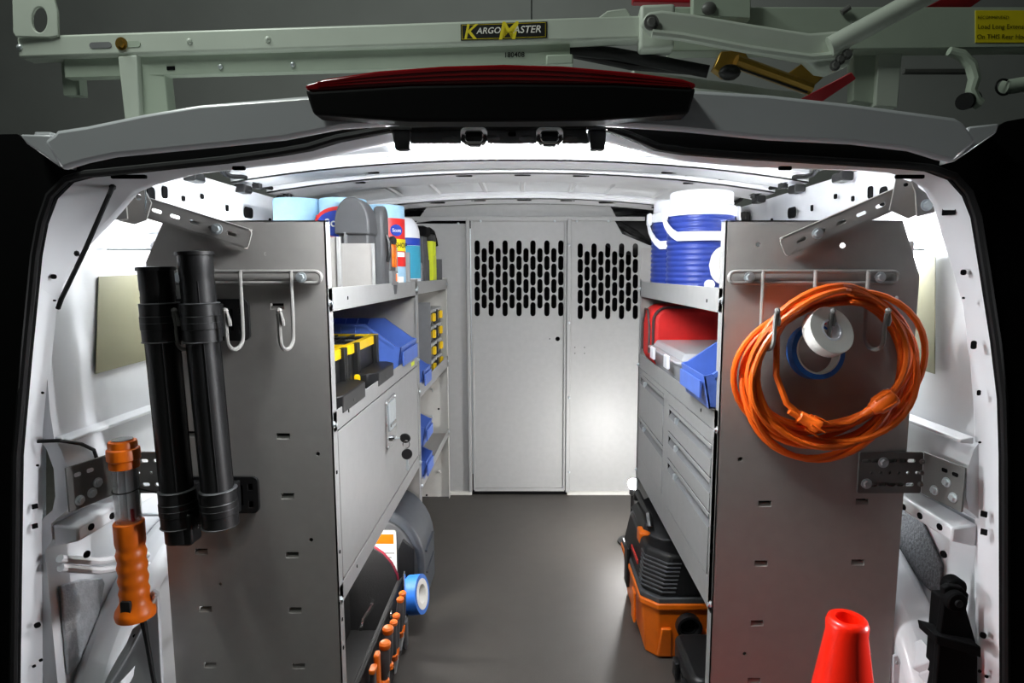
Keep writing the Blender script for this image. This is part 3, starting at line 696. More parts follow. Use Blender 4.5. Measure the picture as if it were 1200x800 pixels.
def lower_bracket(s, label):
    t = thing('side_bracket', label, 'bracket', (XC + s * .74, 1.09, .66))
    zc = .666; h = .040
    if s < 0: xa, xb, xf = -.665, -.778, -.778
    else: xa, xb, xf = .622, .742, .742
    hs = []
    n = 6 if s > 0 else 4
    for i in range(n):
        x = xa + (xb - xa) * (.1 + .86 * i / n)
        for z in (zc + .023, zc - .023): hs.append(slot(x, z, .015, .007))
        hs.append(circ(x + .012, zc, .0032, 6))
    MB().prism(rrect(min(xa, xb), max(xa, xb), zc - h, zc + h, .004), 'y', 1.092, 1.096, hs).build('slotted_plate', BRKT, t)
    # wing bent towards the pillar
    A = Vector((xf, 1.092, zc)); B = Vector((-.800, 1.0, zc)) if s < 0 else Vector((.753, 1.0, zc))
    q = [A + Vector((0, 0, h)), A + Vector((0, 0, -h)), B + Vector((0, 0, -h)), B + Vector((0, 0, h))]
    nrm = (B - A).cross(Vector((0, 0, 1))).normalized(); nrm = nrm if nrm.y > 0 else -nrm
    MB().hexa(q, [v + nrm * .0035 for v in q]).build('pillar_wing', BRKT, t, .001)
    for i in range(3): MB().sphere((A.x, A.y + .001, zc - .022 + .022 * i), (.008, .006, .0055), 8).build('stiffening_dimple', BRKT, t)
    u = (B - A)
    for f, dz in ((.42, -.005), (.55, -.020), (.8, -.025)) if s < 0 else ((.35, -.022), (.62, .002), (.8, -.02)): bolt(t, A + u * f + Vector((0, 0, dz)), -nrm, .009)
    for f in (.55, .8): plug(t, A + u * f + Vector((0, 0, .022)), -nrm, .012, .007, 'wing_slot', m=VANIN if s < 0 else HOLE)
    if s > 0:
        for x, z in ((.667, zc + .020), (.638, zc - .021)): bolt(t, (x, 1.092, z), (0, -1, 0), .010)
lower_bracket(-1, 'dark perforated bracket behind the orange work light on the left pillar')
lower_bracket(1, 'dark perforated bracket joining the right end panel and right pillar')

# ================================================================== THINGS ON THE LEFT END PANEL
cl = thing('wand_clip_rack', 'black plastic clip rack holding two black wands on the left end panel', 'tool holder', (-.60, 1.08, .8))
for zc, h, n in ((.955, .0385, 'back_plate'), (.622, .036, 'back_plate')):
    c = MB()
    hs = [slot(-.545 - .008 * i, zc, .04, .004, pi / 2, 3) for i in range(3)] + [rect(-.528 - .004, -.528 + .004, zc + q - .006, zc + q + .006) for q in (.016, -.018)]
    c.prism(rrect(-.668, -.513, zc - h, zc + h, .012), 'y', 1.0917, 1.0983, hs)
    o = c.build(n, BLACK, cl, .002)
    MB().box(-.66, -.52, 1.0984, 1.0994, zc - h + .006, zc + h - .006).build('plate_backing', BLACKM, o)
def wand(px0, py0, px1, py1, r, Y, label, tw):
    a, b = at(px0, py0, Y), at(px1, py1, Y)
    t = thing('vacuum_wand', label, 'wand', b, 'black vacuum wands on the left end panel')
    d = (b - a); L = d.length; d.normalize()
    MB().lathe([(r * .86, L), (r * 1.0, L), (r * .97, L * .62), (r, L * .12), (r * 1.02, .040), (r * 1.05, .038), (r * 1.05, .006), (r * 1.16, .006), (r * 1.16, 0), (r * .98, -.001), (r * .9, .004), (r * .9, L * .6), (r * .8, L * .6 + .02)], a, d, 28, True).build('tube', BLACK, t, 0)
    for k in range(4):
        an = .5 + k * 1.57; e = Vector((cos(an), sin(an), 0))
        MB().tube([a + d * .05 + e * r * .99, a + d * L * .9 + e * r * .985], .0014, 4).build('seam_rib', BLACK, t)
    if tw:
        for k in range(5): MB().cyl(b - d * (.045 - k * .006) + Vector((.022, -.012, 0)), b - d * (.045 - k * .006) + Vector((.03, .004, 0)), .0022, n=6).build('grip_ridge', BLACK, t)
        MB().rbox(b.x - .002, b.x + .030, b.y - .02, b.y + .015, b.z - .004, b.z + .055, .008, 'y').build('lock_button', BLACK, t, .003)
    return t, a, b, d, L
W1 = wand(182, 313, 213, 632, .0262, 1.035, 'left of two black vacuum wands, hanging lower, in the clip rack', True)
W2 = wand(228, 295, 258, 604, .0262, 1.035, 'right of two black vacuum wands, standing higher, beside the bare wire hooks', False)
for (t, a, b, d, L), dx in ((W1, -.004), (W2, .002)):
    for zc in (.955, .622):
        k = (a.z - zc) / (a.z - b.z); c = a + (b - a) * k
        ring = [(.0272, -.034), (.0305, -.034), (.0305, -.012), (.0315, -.011), (.0315, .011), (.0305, .012), (.0305, .034), (.0272, .034)]
        MB().lathe(ring, c, (b - a), 24, True).build('clip_band', BLACK, cl)
        for q in (-.033, .0, .033): MB().lathe([(.0305, -.0012), (.0318, 0), (.0305, .0012)], c + Vector((0, 0, q)), (b - a), 24).build('band_rib', DARKG, cl)
        MB().box(c.x - .012, c.x + .012, 1.064, 1.0925, zc - .03, zc + .03).build('clip_neck', BLACK, cl, .002)

wl_ = thing('work_light', 'orange handheld work light with clear tube hung by its wire on the left pillar bracket', 'work light', (-.715, 1.02, .42))
X, Y, = -.716, 1.025
MB().lathe([(.0001, .0), (.017, .0), (.018, -.002), (.0215, -.002), (.0225, -.006), (.0225, -.014), (.0255, -.016), (.026, -.020), (.026, -.034), (.0235, -.037), (.0235, -.050), (.018, -.052), (.0001, -.052)], (X, Y, .749), (0, 0, 1), 28).build('cap', ORANGED, wl_)
MB().cyl((X, Y, .7485), (X, Y, .7505), .0165, n=24).build('cap_window', MIDG, wl_)
MB().lathe([(.0205, .602), (.0205, .700), (.0195, .700), (.0195, .602)], (X, Y, 0), (0, 0, 1), 24, True).build('clear_tube', GLASS, wl_)
for dx in (-.007, .007):
    MB().cyl((X + dx, Y, .604), (X + dx, Y, .698), .006, n=12).build('lamp_tube', WHITEP, wl_)
MB().box(X - .0175, X + .0175, Y + .008, Y + .011, .602, .698).build('reflector', CHROME, wl_)
MB().cyl((X + .013, Y - .008, .603), (X + .013, Y - .008, .625), .003, n=8).build('lead_wire', REDRACK, wl_)
prof = [(.0001, .600), (.023, .600), (.0245, .598), (.0245, .562), (.0235, .556)]
for i in range(4):
    z = .552 - i * .024; prof += [(.0222, z), (.0232, z - .006), (.0248, z - .011), (.0238, z - .018)]
prof += [(.0235, .452), (.026, .446), (.032, .436), (.0335, .428), (.032, .420), (.024, .418), (.0001, .418)]
MB().lathe(prof, (X, Y, 0), (0, 0, 1), 32).build('grip', ORANGED, wl_)
MB().rbox(X - .009, X + .009, Y - .0275, Y - .014, .438, .462, .003, 'y').build('switch', BLACK, wl_, .001)
MB().tube([(X + .021 * cos(a), Y + .021 * sin(a), .660 + .003 * sin(a)) for a in [2 * pi * i / 24 for i in range(24)]], .0012, 5, True).tube([(X + .021, Y, .660), (X + .04, Y + .02, .645), (X + .06, Y + .06, .63)], .0018, 5).build('hanging_wire', BLACK, wl_)
MB().tube([(X + .012, Y, .421), (X + .012, Y, .41), (X + .016, Y, .37), (X + .026, Y - .005, .30), (X + .045, Y - .01, .19), (X + .05, Y - .01, .06), (X + .03, Y - .01, .008), (X + .0, Y + .02, .006)], [.0055, .0055, .0042, .0038, .0038, .0038, .0038, .0038], 8).build('cord', RUBBER, wl_)

ct = thing('check_strap', 'thin black strap slanting down the left pillar from the mounting arm', 'strap', at(131, 220, .98))
MB().tube([at(132, 219, .985), at(128, 228, .955), at(100, 292, .95), at(72, 350, .95), at(68, 361, .957)], .0036, 8).build('strap', RUBBER, ct)
MB().sphere(at(132, 219, .982), (.006, .004, .006), 8).sphere(at(90, 297, .952), (.004, .004, .005), 8).build('strap_end', BLACK, ct)
bc = MB()
for i in range(27): bc.sphere((-.626 - .0002 * i, 1.0, 1.206 - .0026 * i), .0014, 6)
tag(bc.build('bead_chain', CHROME), 'short silver bead chain hanging in front of the left mounting arm', 'chain')
cb = MB().tube([at(44, 517, .99), at(70, 516, 1.0), at(95, 520, 1.03), at(110, 527, 1.07), at(116, 545, 1.085)], .0032, 8).build('cable', RUBBER)
tag(cb, 'black cable curving from the left pillar in over the perforated bracket', 'cable')
def film(s, px, label):
    P = []
    for u, v in px:
        a = (u - CX) / F; x = XC + s * .798; Yd = x / a
        P.append(at(u, v, Yd * (1.0)))
    y0 = min(p.y for p in P); y1 = max(p.y for p in P); z0 = min(p.z for p in P); z1 = max(p.z for p in P)
    x = XC + s * .798
    q = [Vector((x, p.y, p.z)) for p in P]
    m = MB().hexa(q, [v - Vector((s * .0012, 0, 0)) for v in q]).build('window_film', OLIVE)
    tag(m, label, 'film')
film(-1, [(118, 324), (196, 320), (196, 414), (105, 438)], 'olive translucent film patch stuck on the left van wall')
film(1, [(1074, 300), (1092, 300), (1102, 438), (1074, 430)], 'olive translucent film patch on the right van wall beyond the shelf panel')
def pad(s, pts, m, label):
    q = [(y, z) for y, z in pts]
    b = MB(); b.prism(q, 'x', XC + s * (.834 if s < 0 else .844), XC + s * (.828 if s < 0 else .838))
    tag(b.build('damping_pad', m, None, .003), label, 'pad')
pad(-1, [(1.03, .475), (1.08, .46), (1.135, .435), (1.14, .42), (1.11, .35), (1.09, .31), (1.03, .30)], FOIL, 'crinkled silver damping pad low on the left wall beside the pillar')
pad(1, [(1.30, .585), (1.30, .44), (1.16, .40), (1.115, .40), (1.12, .47), (1.19, .535)], PADD, 'speckled grey damping pad on the right wall above the wheel arch')
for s in (-1, 1):
    h = thing('wiring_harness', 'black wiring harness along the %s edge of the roof' % ('left' if s < 0 else 'right'), 'cable', (XC + s * .74, 1.9, 1.29))
    pts = []
    for i in range(34):
        y = 1.36 + i * .038
        pts.append((XC + s * (.742 - .012 * sin(i * .9) - .010 * sin(i * .37)), y, 1.292 - .006 * sin(i * 1.3 + 1) + .004 * sin(i * .5)))
    MB().tube(pts, .0065, 6).build('cable', RUBBER, h)
    for i in range(3, 34, 6):
        p = Vector(pts[i]); MB().box(p.x - .010, p.x + .010, p.y - .012, p.y + .012, p.z - .014, p.z + .012).build('cable_clip', BLACK, h, .002)
    p = Vector(pts[24]); MB().tube([p, p + Vector((s * .012, -.03, -.03)), p + Vector((s * .015, .02, -.055)), p + Vector((s * .015, .08, -.035)), p + Vector((0, .11, 0))], .003, 6).build('loose_loop', RUBBER, h)

# ================================================================== TOP LEFT SHELF
ZT = .9785
pk = thing('towel_pack', 'pair of pale blue paper towel rolls in a pack with an oval blue label', 'paper towels', (-.57, 1.66, ZT))
for x in (-.625, -.502): MB().lathe([(.018, 0), (.061, 0), (.0625, .004), (.0625, .254), (.060, .258), (.018, .258), (.018, .25)], (x, 1.645, ZT), (0, 0, 1), 32).build('towel_roll', PALEBL, pk)
q = MB().prism(rect(-.553, -.452, 1.02, 1.190), 'y', 1.5775, 1.579).build('wrap_label', LABELR, pk)
MB().prism([(-.492 + .064 * cos(a), 1.170 + .042 * sin(a)) for a in [2 * pi * i / 28 for i in range(28)]], 'y', 1.5745, 1.5775).build('oval_rim', LABELR, pk)
MB().prism([(-.492 + .057 * cos(a), 1.168 + .034 * sin(a)) for a in [2 * pi * i / 28 for i in range(28)]], 'y', 1.5725, 1.5747).build('oval_label', LABELB, pk)
text('Scott', 'brand_lettering', LABELW, pk, (-.496, 1.572, 1.172), (1, 0, .12), (-.12, 0, 1), .066)
MB().box(-.55, -.46, 1.5765, 1.5776, 1.075, 1.098).build('yellow_band', LABELY, pk)
rl = thing('towel_roll', 'red wrapped shop towel roll standing upright at the front edge of the top left shelf', 'paper towels', (-.432, 1.82, ZT))
MB().lathe([(.018, 0), (.057, 0), (.058, .003), (.058, .257), (.056, .26), (.018, .26), (.018, .25)], (-.432, 1.82, ZT), (0, 0, 1), 36).build('roll', PALEBL, rl)
def wrap(parent, c, r, z0, z1, a0, a1, m, name, n=20, dr=.0008):
    b = MB(); A = [radians(a0 + (a1 - a0) * i / n) for i in range(n + 1)]
    b.add([(c[0] + (r + k) * cos(a), c[1] + (r + k) * sin(a), z) for k in (0, dr) for z in (z0, z1) for a in A],
          [(i, i + 1, n + 2 + i, n + 1 + i) for i in range(n)] + [(2 * n + 2 + i, 3 * n + 3 + i, 3 * n + 4 + i, 2 * n + 3 + i) for i in range(n)])
    return b.build(name, m, parent)
C2 = (-.432, 1.82)
wrap(rl, C2, .0584, 1.06, 1.200, 180, 360, LABELR, 'red_wrap')
wrap(rl, C2, .0592, 1.105, 1.140, 200, 360, LABELY, 'yellow_band')
wrap(rl, C2, .0592, 1.088, 1.102, 215, 350, LABELW, 'white_band')
wrap(rl, C2, .0592, .985, 1.030, 230, 340, LABELW, 'white_print')
def wraptext(body, parent, c, r, ang, z, width, m, name):
    a = radians(ang); n = Vector((cos(a), sin(a), 0)); right = Vector((-sin(a), cos(a), 0))
    return text(body, name, m, parent, Vector((c[0], c[1], z)) + n * (r + .0012), right, (0, 0, 1), width)
MB().prism([(.022 * cos(a), .016 * sin(a)) for a in [2 * pi * i / 20 for i in range(20)]], 'y', 0, 0.001)
a_ = radians(316); n_ = Vector((cos(a_), sin(a_), 0)); r_ = Vector((-sin(a_), cos(a_), 0)); b = MB(); o_ = Vector((C2[0], C2[1], 1.165)) + n_ * .0600
ov = [o_ + r_ * .020 * cos(t) + Vector((0, 0, .017 * sin(t))) for t in [2 * pi * i / 20 for i in range(20)]]
b.add(ov + [v - n_ * .003 for v in ov], [tuple(range(20)), tuple(range(20, 40))] + [(i, (i + 1) % 20, 20 + (i + 1) % 20, 20 + i) for i in range(20)]); b.build('oval_label', LABELB, rl)
wraptext('Scott', rl, C2, .0596, 316, 1.165, .030, LABELW, 'brand_lettering')
wraptext('SHOP', rl, C2, .0600, 331, 1.122, .052, LABELK, 'shop_lettering')
wraptext('TOWELS', rl, C2, .0600, 318, 1.008, .05, LABELB, 'towels_lettering')

tc_ = thing('tool_case', 'dark grey domed tool case with an orange buckle between the shelf dividers', 'tool case', (-.44, 1.55, ZT))
def dome(x0, x1, z0, zt, n=14):
    r = (x1 - x0) / 2; c = (x0 + x1) / 2; h = r * 1.05
    return [(x0, z0), (x1, z0)] + [(c + r * cos(pi * i / n), zt - h + h * sin(pi * i / n)) for i in range(n + 1)]
MB().prism(dome(-.474, -.397, ZT, 1.165), 'y', 1.500, 1.57).build('case_body', DARKG, tc_, .006)
MB().prism([(-.4785, 1.135)] + [(-.4785 + .0, 1.16)] + [(-.4355 + .043 * cos(pi * i / 14), 1.16 + .0665 * sin(pi * i / 14)) for i in range(14, -1, -1)] + [(-.3925, 1.135)], 'y', 1.488, 1.57).build('domed_lid', DARKG, tc_, .005)
MB().box(-.455, -.449, 1.485, 1.499, 1.095, 1.140).build('lid_tongue', MIDG, tc_, .001)
MB().prism(rect(-.460, -.422, 1.070, 1.108), 'y', 1.488, 1.500, [rect(-.447, -.437, 1.085, 1.109 - .003)]).build('buckle', ORANGED, tc_, .002)
MB().box(-.450, -.434, 1.486, 1.489, 1.074, 1.098).build('buckle_tongue', LABELW, tc_, .001)
tg = thing('drill_holster', 'slim dark grey tool holster with orange clip standing at the shelf edge', 'tool case', (-.385, 1.63, ZT))
MB().prism(dome(1.565, 1.628, ZT, 1.215), 'x', -.405, -.376).build('holster_body', DARKG, tg, .008)
MB().tube([(-.3745, 1.59, 1.14), (-.369, 1.59, 1.12), (-.369, 1.592, 1.085), (-.375, 1.593, 1.07)], .005, 8).build('belt_loop', BLACK, tg)
MB().box(-.386, -.372, 1.62, 1.68, 1.0, 1.125).build('holster_back', DARKG, tg, .004)
MB().sphere((-.372, 1.648, 1.128), (.011, .018, .013), 12).build('knob', BLACK, tg)
MB().rbox(-.376, -.3675, 1.635, 1.675, 1.078, 1.120, .010, 'x').build('orange_clip', ORANGED, tg, .003)
for y in (1.642, 1.664): MB().rbox(-.376, -.366, y - .006, y + .006, 1.056, 1.082, .005, 'x').build('clip_leg', ORANGED, tg, .001)
MB().rbox(-.384, -.368, 1.615, 1.690, 1.008, 1.17 - .124, .006, 'x').build('side_module', MIDG, tg, .002)
MB().box(-.369, -.3665, 1.660, 1.682, 1.018, 1.038).build('orange_badge', ORANGED, tg)
MB().box(-.369, -.3660, 1.670, 1.678, 1.016, 1.040).build('white_badge', LABELW, tg)
MB().prism([(1.632, 1.008), (1.685, 1.008), (1.672, .982), (1.645, .982)], 'x', -.376, -.369).build('tip', DARKG, tg, .002)

cn = thing('cleaner_bottle', 'white bottle with round shoulder and blue and teal bands behind the red towel roll', 'bottle', (-.428, 2.06, .9825))
MB().lathe([(.0001, 0), (.054, 0), (.056, .006), (.056, .175), (.054, .200), (.046, .225), (.030, .242), (.0001, .247)], (-.428, 2.06, .9825), (0, 0, 1), 32).build('body', WHITEP, cn)
MB().lathe([(.0561, .150), (.0568, .151), (.0568, .174), (.0561, .175)], (-.428, 2.06, .9825), (0, 0, 1), 32).build('blue_band', LABELB, cn)
MB().lathe([(.0561, .040), (.0567, .041), (.0567, .148), (.0561, .149)], (-.428, 2.06, .9825), (0, 0, 1), 32).build('teal_band', TEAL, cn)
pc = thing('tool_pouch', 'grey tool pouch with black strap top between the bottle and lime tool', 'pouch', (-.41, 2.20, .9825))
MB().prism([(-.475, .985), (-.376, .985), (-.372, 1.10), (-.378, 1.175), (-.45, 1.175), (-.47, 1.13)], 'y', 2.16, 2.24).build('pouch_body', DARKG, pc, .008)
MB().rbox(-.455, -.366, 2.155, 2.245, 1.172, 1.208, .012, 'y').build('strap_top', BLACKM, pc, .004)
lv = thing('hand_saw_case', 'lime yellow upright tool with forked top and black cap on the far top shelf', 'tool', (-.385, 2.42, .9825))
MB().box(-.400, -.378, 2.375, 2.46, .983, 1.11).build('body', LIME, lv, .003)
for y in (2.382, 2.412, 2.445): MB().box(-.400, -.378, y - .007, y + .008, 1.108, 1.172).build('prong', LIME, lv, .002)
MB().tube([(-.40, 2.30, 1.195), (-.39, 2.36, 1.205), (-.388, 2.42, 1.200), (-.386, 2.462, 1.172), (-.384, 2.468, 1.150)], .013, 10).build('cap', BLACKM, lv)
MB().box(-.402, -.376, 2.372, 2.455, 1.165, 1.192).build('cap_block', BLACK, lv, .004)
sc = thing('spray_can', 'small silver can standing on the far top shelf before the lime tool', 'can', (-.385, 2.13, .9825))
MB().lathe([(.0001, 0), (.011, 0), (.012, .003), (.012, .085), (.009, .094), (.0045, .097), (.0045, .107), (.0001, .108)], (-.388, 2.125, .9825), (0, 0, 1), 20).build('can', CAN, sc)
MB().cyl((-.388, 2.125, 1.0905), (-.388, 2.125, 1.099), .0035, n=10).build('nozzle', WHITEP, sc)

# ================================================================== BINS
def blue_bin(w, d, h, label, loc, rz, group='blue stacking bins', ribs=0, front=.55):
    """stacking bin: width w along x, opens towards -y, depth d, height h"""
    t = thing('storage_bin', label, 'bin', (0, 0, 0), group)
    th = .003; fh = h * front
    side = [(-d / 2, .0), (d / 2, 0), (d / 2, h), (-d / 2 + d * .30, h), (-d / 2 + .004, fh + .004), (-d / 2 - .012, fh), ]
    b = MB()
    for sx in (-1, 1): b.prism(side, 'x', sx * w / 2, sx * (w / 2 - th))
    b.box(-w / 2, w / 2, -d / 2, d / 2, 0, th); b.box(-w / 2, w / 2, d / 2 - th, d / 2, 0, h)
    b.hexa([(-w / 2, -d / 2, 0), (w / 2, -d / 2, 0), (w / 2, -d / 2 + th, 0), (-w / 2, -d / 2 + th, 0)],
           [(-w / 2, -d / 2 - .012, fh), (w / 2, -d / 2 - .012, fh), (w / 2, -d / 2 - .009, fh), (-w / 2, -d / 2 - .009, fh)])
    b.build('body', BLUEBIN, t)
    for sx in (-1, 1):
        r = MB(); xo = sx * w / 2
        r.box(min(xo, xo + sx * .005), max(xo, xo + sx * .005), -d / 2 + d * .30, d / 2, h - .008, h)
        r.prism([(-d / 2 + d * .30, h), (-d / 2 + d * .30, h - .009), (-d / 2 + .008, fh - .004), (-d / 2 + .004, fh + .004)], 'x', min(xo, xo + sx * .005), max(xo, xo + sx * .005))
        for k in range(ribs): y = -d / 2 + d * (.40 + .55 * k / max(1, ribs - 1)); r.box(min(xo, xo + sx * .004), max(xo, xo + sx * .004), y - .003, y + .003, .01, h - .008)
        for k in range(ribs): y = -d / 2 + d * (.45 + .5 * k / max(1, ribs - 1)); r.prism([(y, h - .001), (y + .012, h - .001), (y + .006, h - .018)], 'x', sx * (w / 2 - .016), sx * (w / 2 - th))
        r.build('rim', BLUEBIN, t)
    MB().box(-w / 2 + .01, w / 2 - .01, -d / 2 - .0165, -d / 2 - .0125, fh * .30, fh * .82).build('label_holder', BLUEBIN, t)
    t.location = loc; t.rotation_euler = (0, 0, rz); return t
blue_bin(.235, .30, .147, 'wide blue storage bin on the left middle shelf behind the yellow rimmed organizers', (-.528, 1.815, .7485), pi / 2, ribs=5)
blue_bin(.150, .30, .140, 'blue bin on the far left middle shelf beside the stacked parts cases', (-.525, 2.105, .6285), pi / 2, ribs=2)
blue_bin(.140, .30, .128, 'lower blue bin of the two on the bottom far left shelf', (-.522, 2.10, .3055), pi / 2, ribs=2, front=.6)
blue_bin(.140, .30, .118, 'upper blue bin stacked on another on the bottom far left shelf', (-.522, 2.10, .4345), pi / 2, ribs=2, front=.6)
blue_bin(.170, .30, .126, 'blue bin at the near end of the right middle shelf, its front over the lip', (.494, 1.205, .783), -pi / 2, ribs=2, front=.5)

# ================================================================== ORGANIZERS
def organizer(y0, y1, label):
    t = thing('organizer_case', label, 'organizer', (-.55, (y0 + y1) / 2, .749), 'black and yellow organizers on the left middle shelf')
    x0, x1, z0, z1 = -.685, -.420, .749, .872
    MB().rbox(x0 + .004, x1 - .004, y0 + .004, y1 - .004, z0, z1 - .022, .008).build('base', BLACK, t, .002)
    MB().prism(rrect(x0, x1, y0, y1, .008), 'z', z1 - .022, z1, [rect(x0 + .018, x1 - .018, y0 + .018, y1 - .018)]).build('yellow_rim', YELLOW, t, .0015)
    lid = MB().box(x0 + .018, x1 - .018, y0 + .018, y1 - .018, z1 - .008, z1 - .004).build('lid', CLEARLID, t)
    for k in range(1, 5):
        x = x0 + .018 + (x1 - x0 - .036) * k / 5; MB().box(x - .003, x + .003, y0 + .02, y1 - .02, z1 - .004, z1 - .0005).build('lid_rib', BLACK, lid)
    for k in range(1, 3):
        y = y0 + .018 + (y1 - y0 - .036) * k / 3; MB().box(x0 + .02, x1 - .02, y - .003, y + .003, z1 - .004, z1 - .0005).build('lid_rib', BLACK, lid)
    for i in range(5):
        for j in range(3):
            x = x0 + .04 + (x1 - x0 - .08) * i / 4; y = y0 + .055 + (y1 - y0 - .11) * j / 2
            MB().sphere((x, y, z1 - .004), (.014, .016, .003), 8).build('lid_boss', MIDG if (i + j) % 2 else CLEARLID, lid)
    for y in (y0 + .045, y1 - .045):
        MB().box(x1 - .004, x1 + .008, y - .011, y - .003, z1 - .085, z1 + .001).box(x1 - .004, x1 + .008, y + .003, y + .011, z1 - .085, z1 + .001).build('latch_rail', BLACK, t, .001)
        MB().rbox(x1 - .002, x1 + .014, y - .016, y + .012, z1 - .092, z1 - .074, .006, 'y').build('yellow_latch', YELLOW, t, .002)
    h = MB(); ym = (y0 + y1) / 2
    h.prism([(x1 - .004, ym - .105), (x1 + .030, ym - .105), (x1 + .052, ym - .080), (x1 + .052, ym + .080), (x1 + .030, ym + .105), (x1 - .004, ym + .105)], 'z', z0 + .014, z0 + .050)
    h.build('handle', DARKG if 0 else BLACK, t, .003)
    MB().box(x1 + .0515, x1 + .0525, ym - .012, ym + .0, z0 + .024, z0 + .030).build('badge', LABELK, t)
organizer(1.108, 1.378, 'nearest of two black organizer cases with yellow rims on the left middle shelf')
organizer(1.390, 1.660, 'second black organizer case with yellow rim, touching the wide blue bin')
proto = None
for c, (yc, w) in enumerate(((2.355, .150), (2.545, .150))):
    for r in range(4):
        if proto is None:
            t = proto = thing('parts_case', '', 'organizer', (0, 0, 0), 'stacked parts cases on the far left middle shelf')
            MB().rbox(-.15, .145, -.078, .078, 0, .052, .006).build('base', BLACK, t, .002)
            MB().rbox(-.152, .149, -.080, .080, .052, .0655, .006).build('lid', GREYLID, t, .002)
            MB().rbox(.145, .157, 0.046, .066, .016, .048, .003, 'y').build('latch', YELLOW, t, .001)
            MB().rbox(.145, .154, -.066, -.046, .012, .060, .003, 'y').build('latch', BLACK, t, .001)
            MB().box(.145, .1465, -.028, .028, .012, .046).build('front_recess', CLEARLID, t)
            o = t
        else: o = copy_tree(proto)
        o.location = (-.535, yc + (.0 if c else 0), .6285 + r * .0675)
        o['label'] = '%s parts case in the %s stack on the far left middle shelf' % (('bottom', 'second lowest', 'second highest', 'topmost')[r], 'nearer' if c == 0 else 'farther')

# ================================================================== UNDER THE LEFT UNIT
fc = thing('power_tool_case', 'charcoal domed case with red handle and white label under the far end of the cabinet', 'case', (-.48, 1.86, 0))
def arch(x0, x1, zt, n=16):
    c = (x0 + x1) / 2; r = (x1 - x0) / 2
    return [(x0, 0.004), (x1, 0.004)] + [(c + r * cos(pi * i / n) * (1 - .05 * sin(pi * i / n)), zt * .50 + zt * .50 * sin(pi * i / n)) for i in range(n + 1)]
MB().prism(arch(-.60, -.325, .322), 'y', 1.755, 1.965).build('shell', CASEG, fc, .012, 3)
MB().prism(arch(-.565, -.345, .292), 'y', 1.745, 1.765).build('front_cover', DARKG, fc, .006)
MB().prism([(-.400, .07), (-.352, .055), (-.350, .205), (-.385, .235), (-.402, .20)], 'y', 1.738, 1.748).build('side_grip', BLACK, fc, .003)
MB().prism(rrect(-.560, -.405, .060, .262, .008), 'y', 1.738, 1.7445).build('paper_label', LABELW, fc)
MB().prism(rect(-.5595, -.4055, .066, .086), 'y', 1.7365, 1.738).build('red_stripe', LABELR, fc)
MB().prism(rect(-.53, -.412, .222, .252), 'y', 1.7365, 1.738).build('orange_stripe', ORANGED, fc)
for k in range(6): MB().prism(rect(-.545, -.43 + .01 * (k % 3), .120 + k * .014, .1235 + k * .014), 'y', 1.737, 1.738).build('print_line', MIDG, fc)
MB().tube([(-.50, 1.83, .314), (-.50, 1.835, .345), (-.44, 1.85, .350), (-.43, 1.855, .30)], .011, 8).build('handle', LABELR, fc)
for x in (-.585, -.345):
    for y in (1.775, 1.945): MB().box(x - .012, x + .012, y - .012, y + .012, 0, .006).build('foot', RUBBER, fc)
for z in (.10, .17): MB().box(-.328, -.320, 1.79, 1.93, z, z + .006).build('shell_rib', CASEG, fc)

tb = thing('tool_bag', 'black open tote tool bag with dark red piping under the near end of the cabinet', 'tool bag', (-.5, 1.38, 0))
def flap(y, zt, name, x0=-.665, x1=-.375, n=12):
    c = (x0 + x1) / 2; r = (x1 - x0) / 2
    pts = [(x0, .01), (x1, .01), (x1, zt * .5)] + [(c + r * cos(pi * i / n), zt * .5 + zt * .5 * sin(pi * i / n)) for i in range(1, n)] + [(x0, zt * .5)]
    o = MB().prism(pts, 'y', y, y + .012).build(name, FABRIC, tb, .003)
    MB().tube([(x, y + .006, z) for x, z in pts[2:]], .0045, 6).build('red_piping', REDPIPE, tb)
flap(1.625, .285, 'end_flap'); flap(1.125, .20, 'end_flap')
MB().hexa([(-.375, 1.13, .008), (-.363, 1.13, .008), (-.363, 1.63, .008), (-.375, 1.63, .008)], [(-.380, 1.13, .165), (-.366, 1.13, .165), (-.366, 1.63, .165), (-.380, 1.63, .165)]).build('side_wall', FABRIC, tb, .004)
MB().box(-.672, -.660, 1.13, 1.63, .008, .165).build('side_wall', FABRIC, tb, .004)
MB().box(-.665, -.37, 1.13, 1.63, .002, .012).build('base', RUBBER, tb, .003)
MB().box(-.525, -.515, 1.14, 1.62, .012, .20).build('center_divider', FABRIC, tb, .003)
MB().tube([(-.52, 1.25, .19), (-.52, 1.26, .24), (-.52, 1.32, .255), (-.52, 1.45, .255), (-.52, 1.51, .24), (-.52, 1.52, .19)], .010, 8).build('handle', RUBBER, tb)
MB().tube([(-.366, 1.13, .168), (-.366, 1.63, .168)], .004, 6).build('rim_binding', RUBBER, tb)
for y in (1.17, 1.27, 1.37, 1.47, 1.56):
    MB().rbox(-.3625, -.345, y - .045, y + .045, .01, .115, .012, 'y').build('outer_pocket', FABRIC, tb, .006)
MB().tube([(-.43, 1.55, .150), (-.42, 1.50, .158), (-.43, 1.45, .150), (-.42, 1.40, .157)], .005, 6).build('chain_strap', CHROME, tb)
for y in (1.475, 1.40): MB().lathe([(.004, -.003), (.011, -.003), (.012, 0), (.011, .003), (.004, .003)], (-.362, y, .150), (1, 0, 0), 12, True).build('rivet_ring', CHROME, tb)

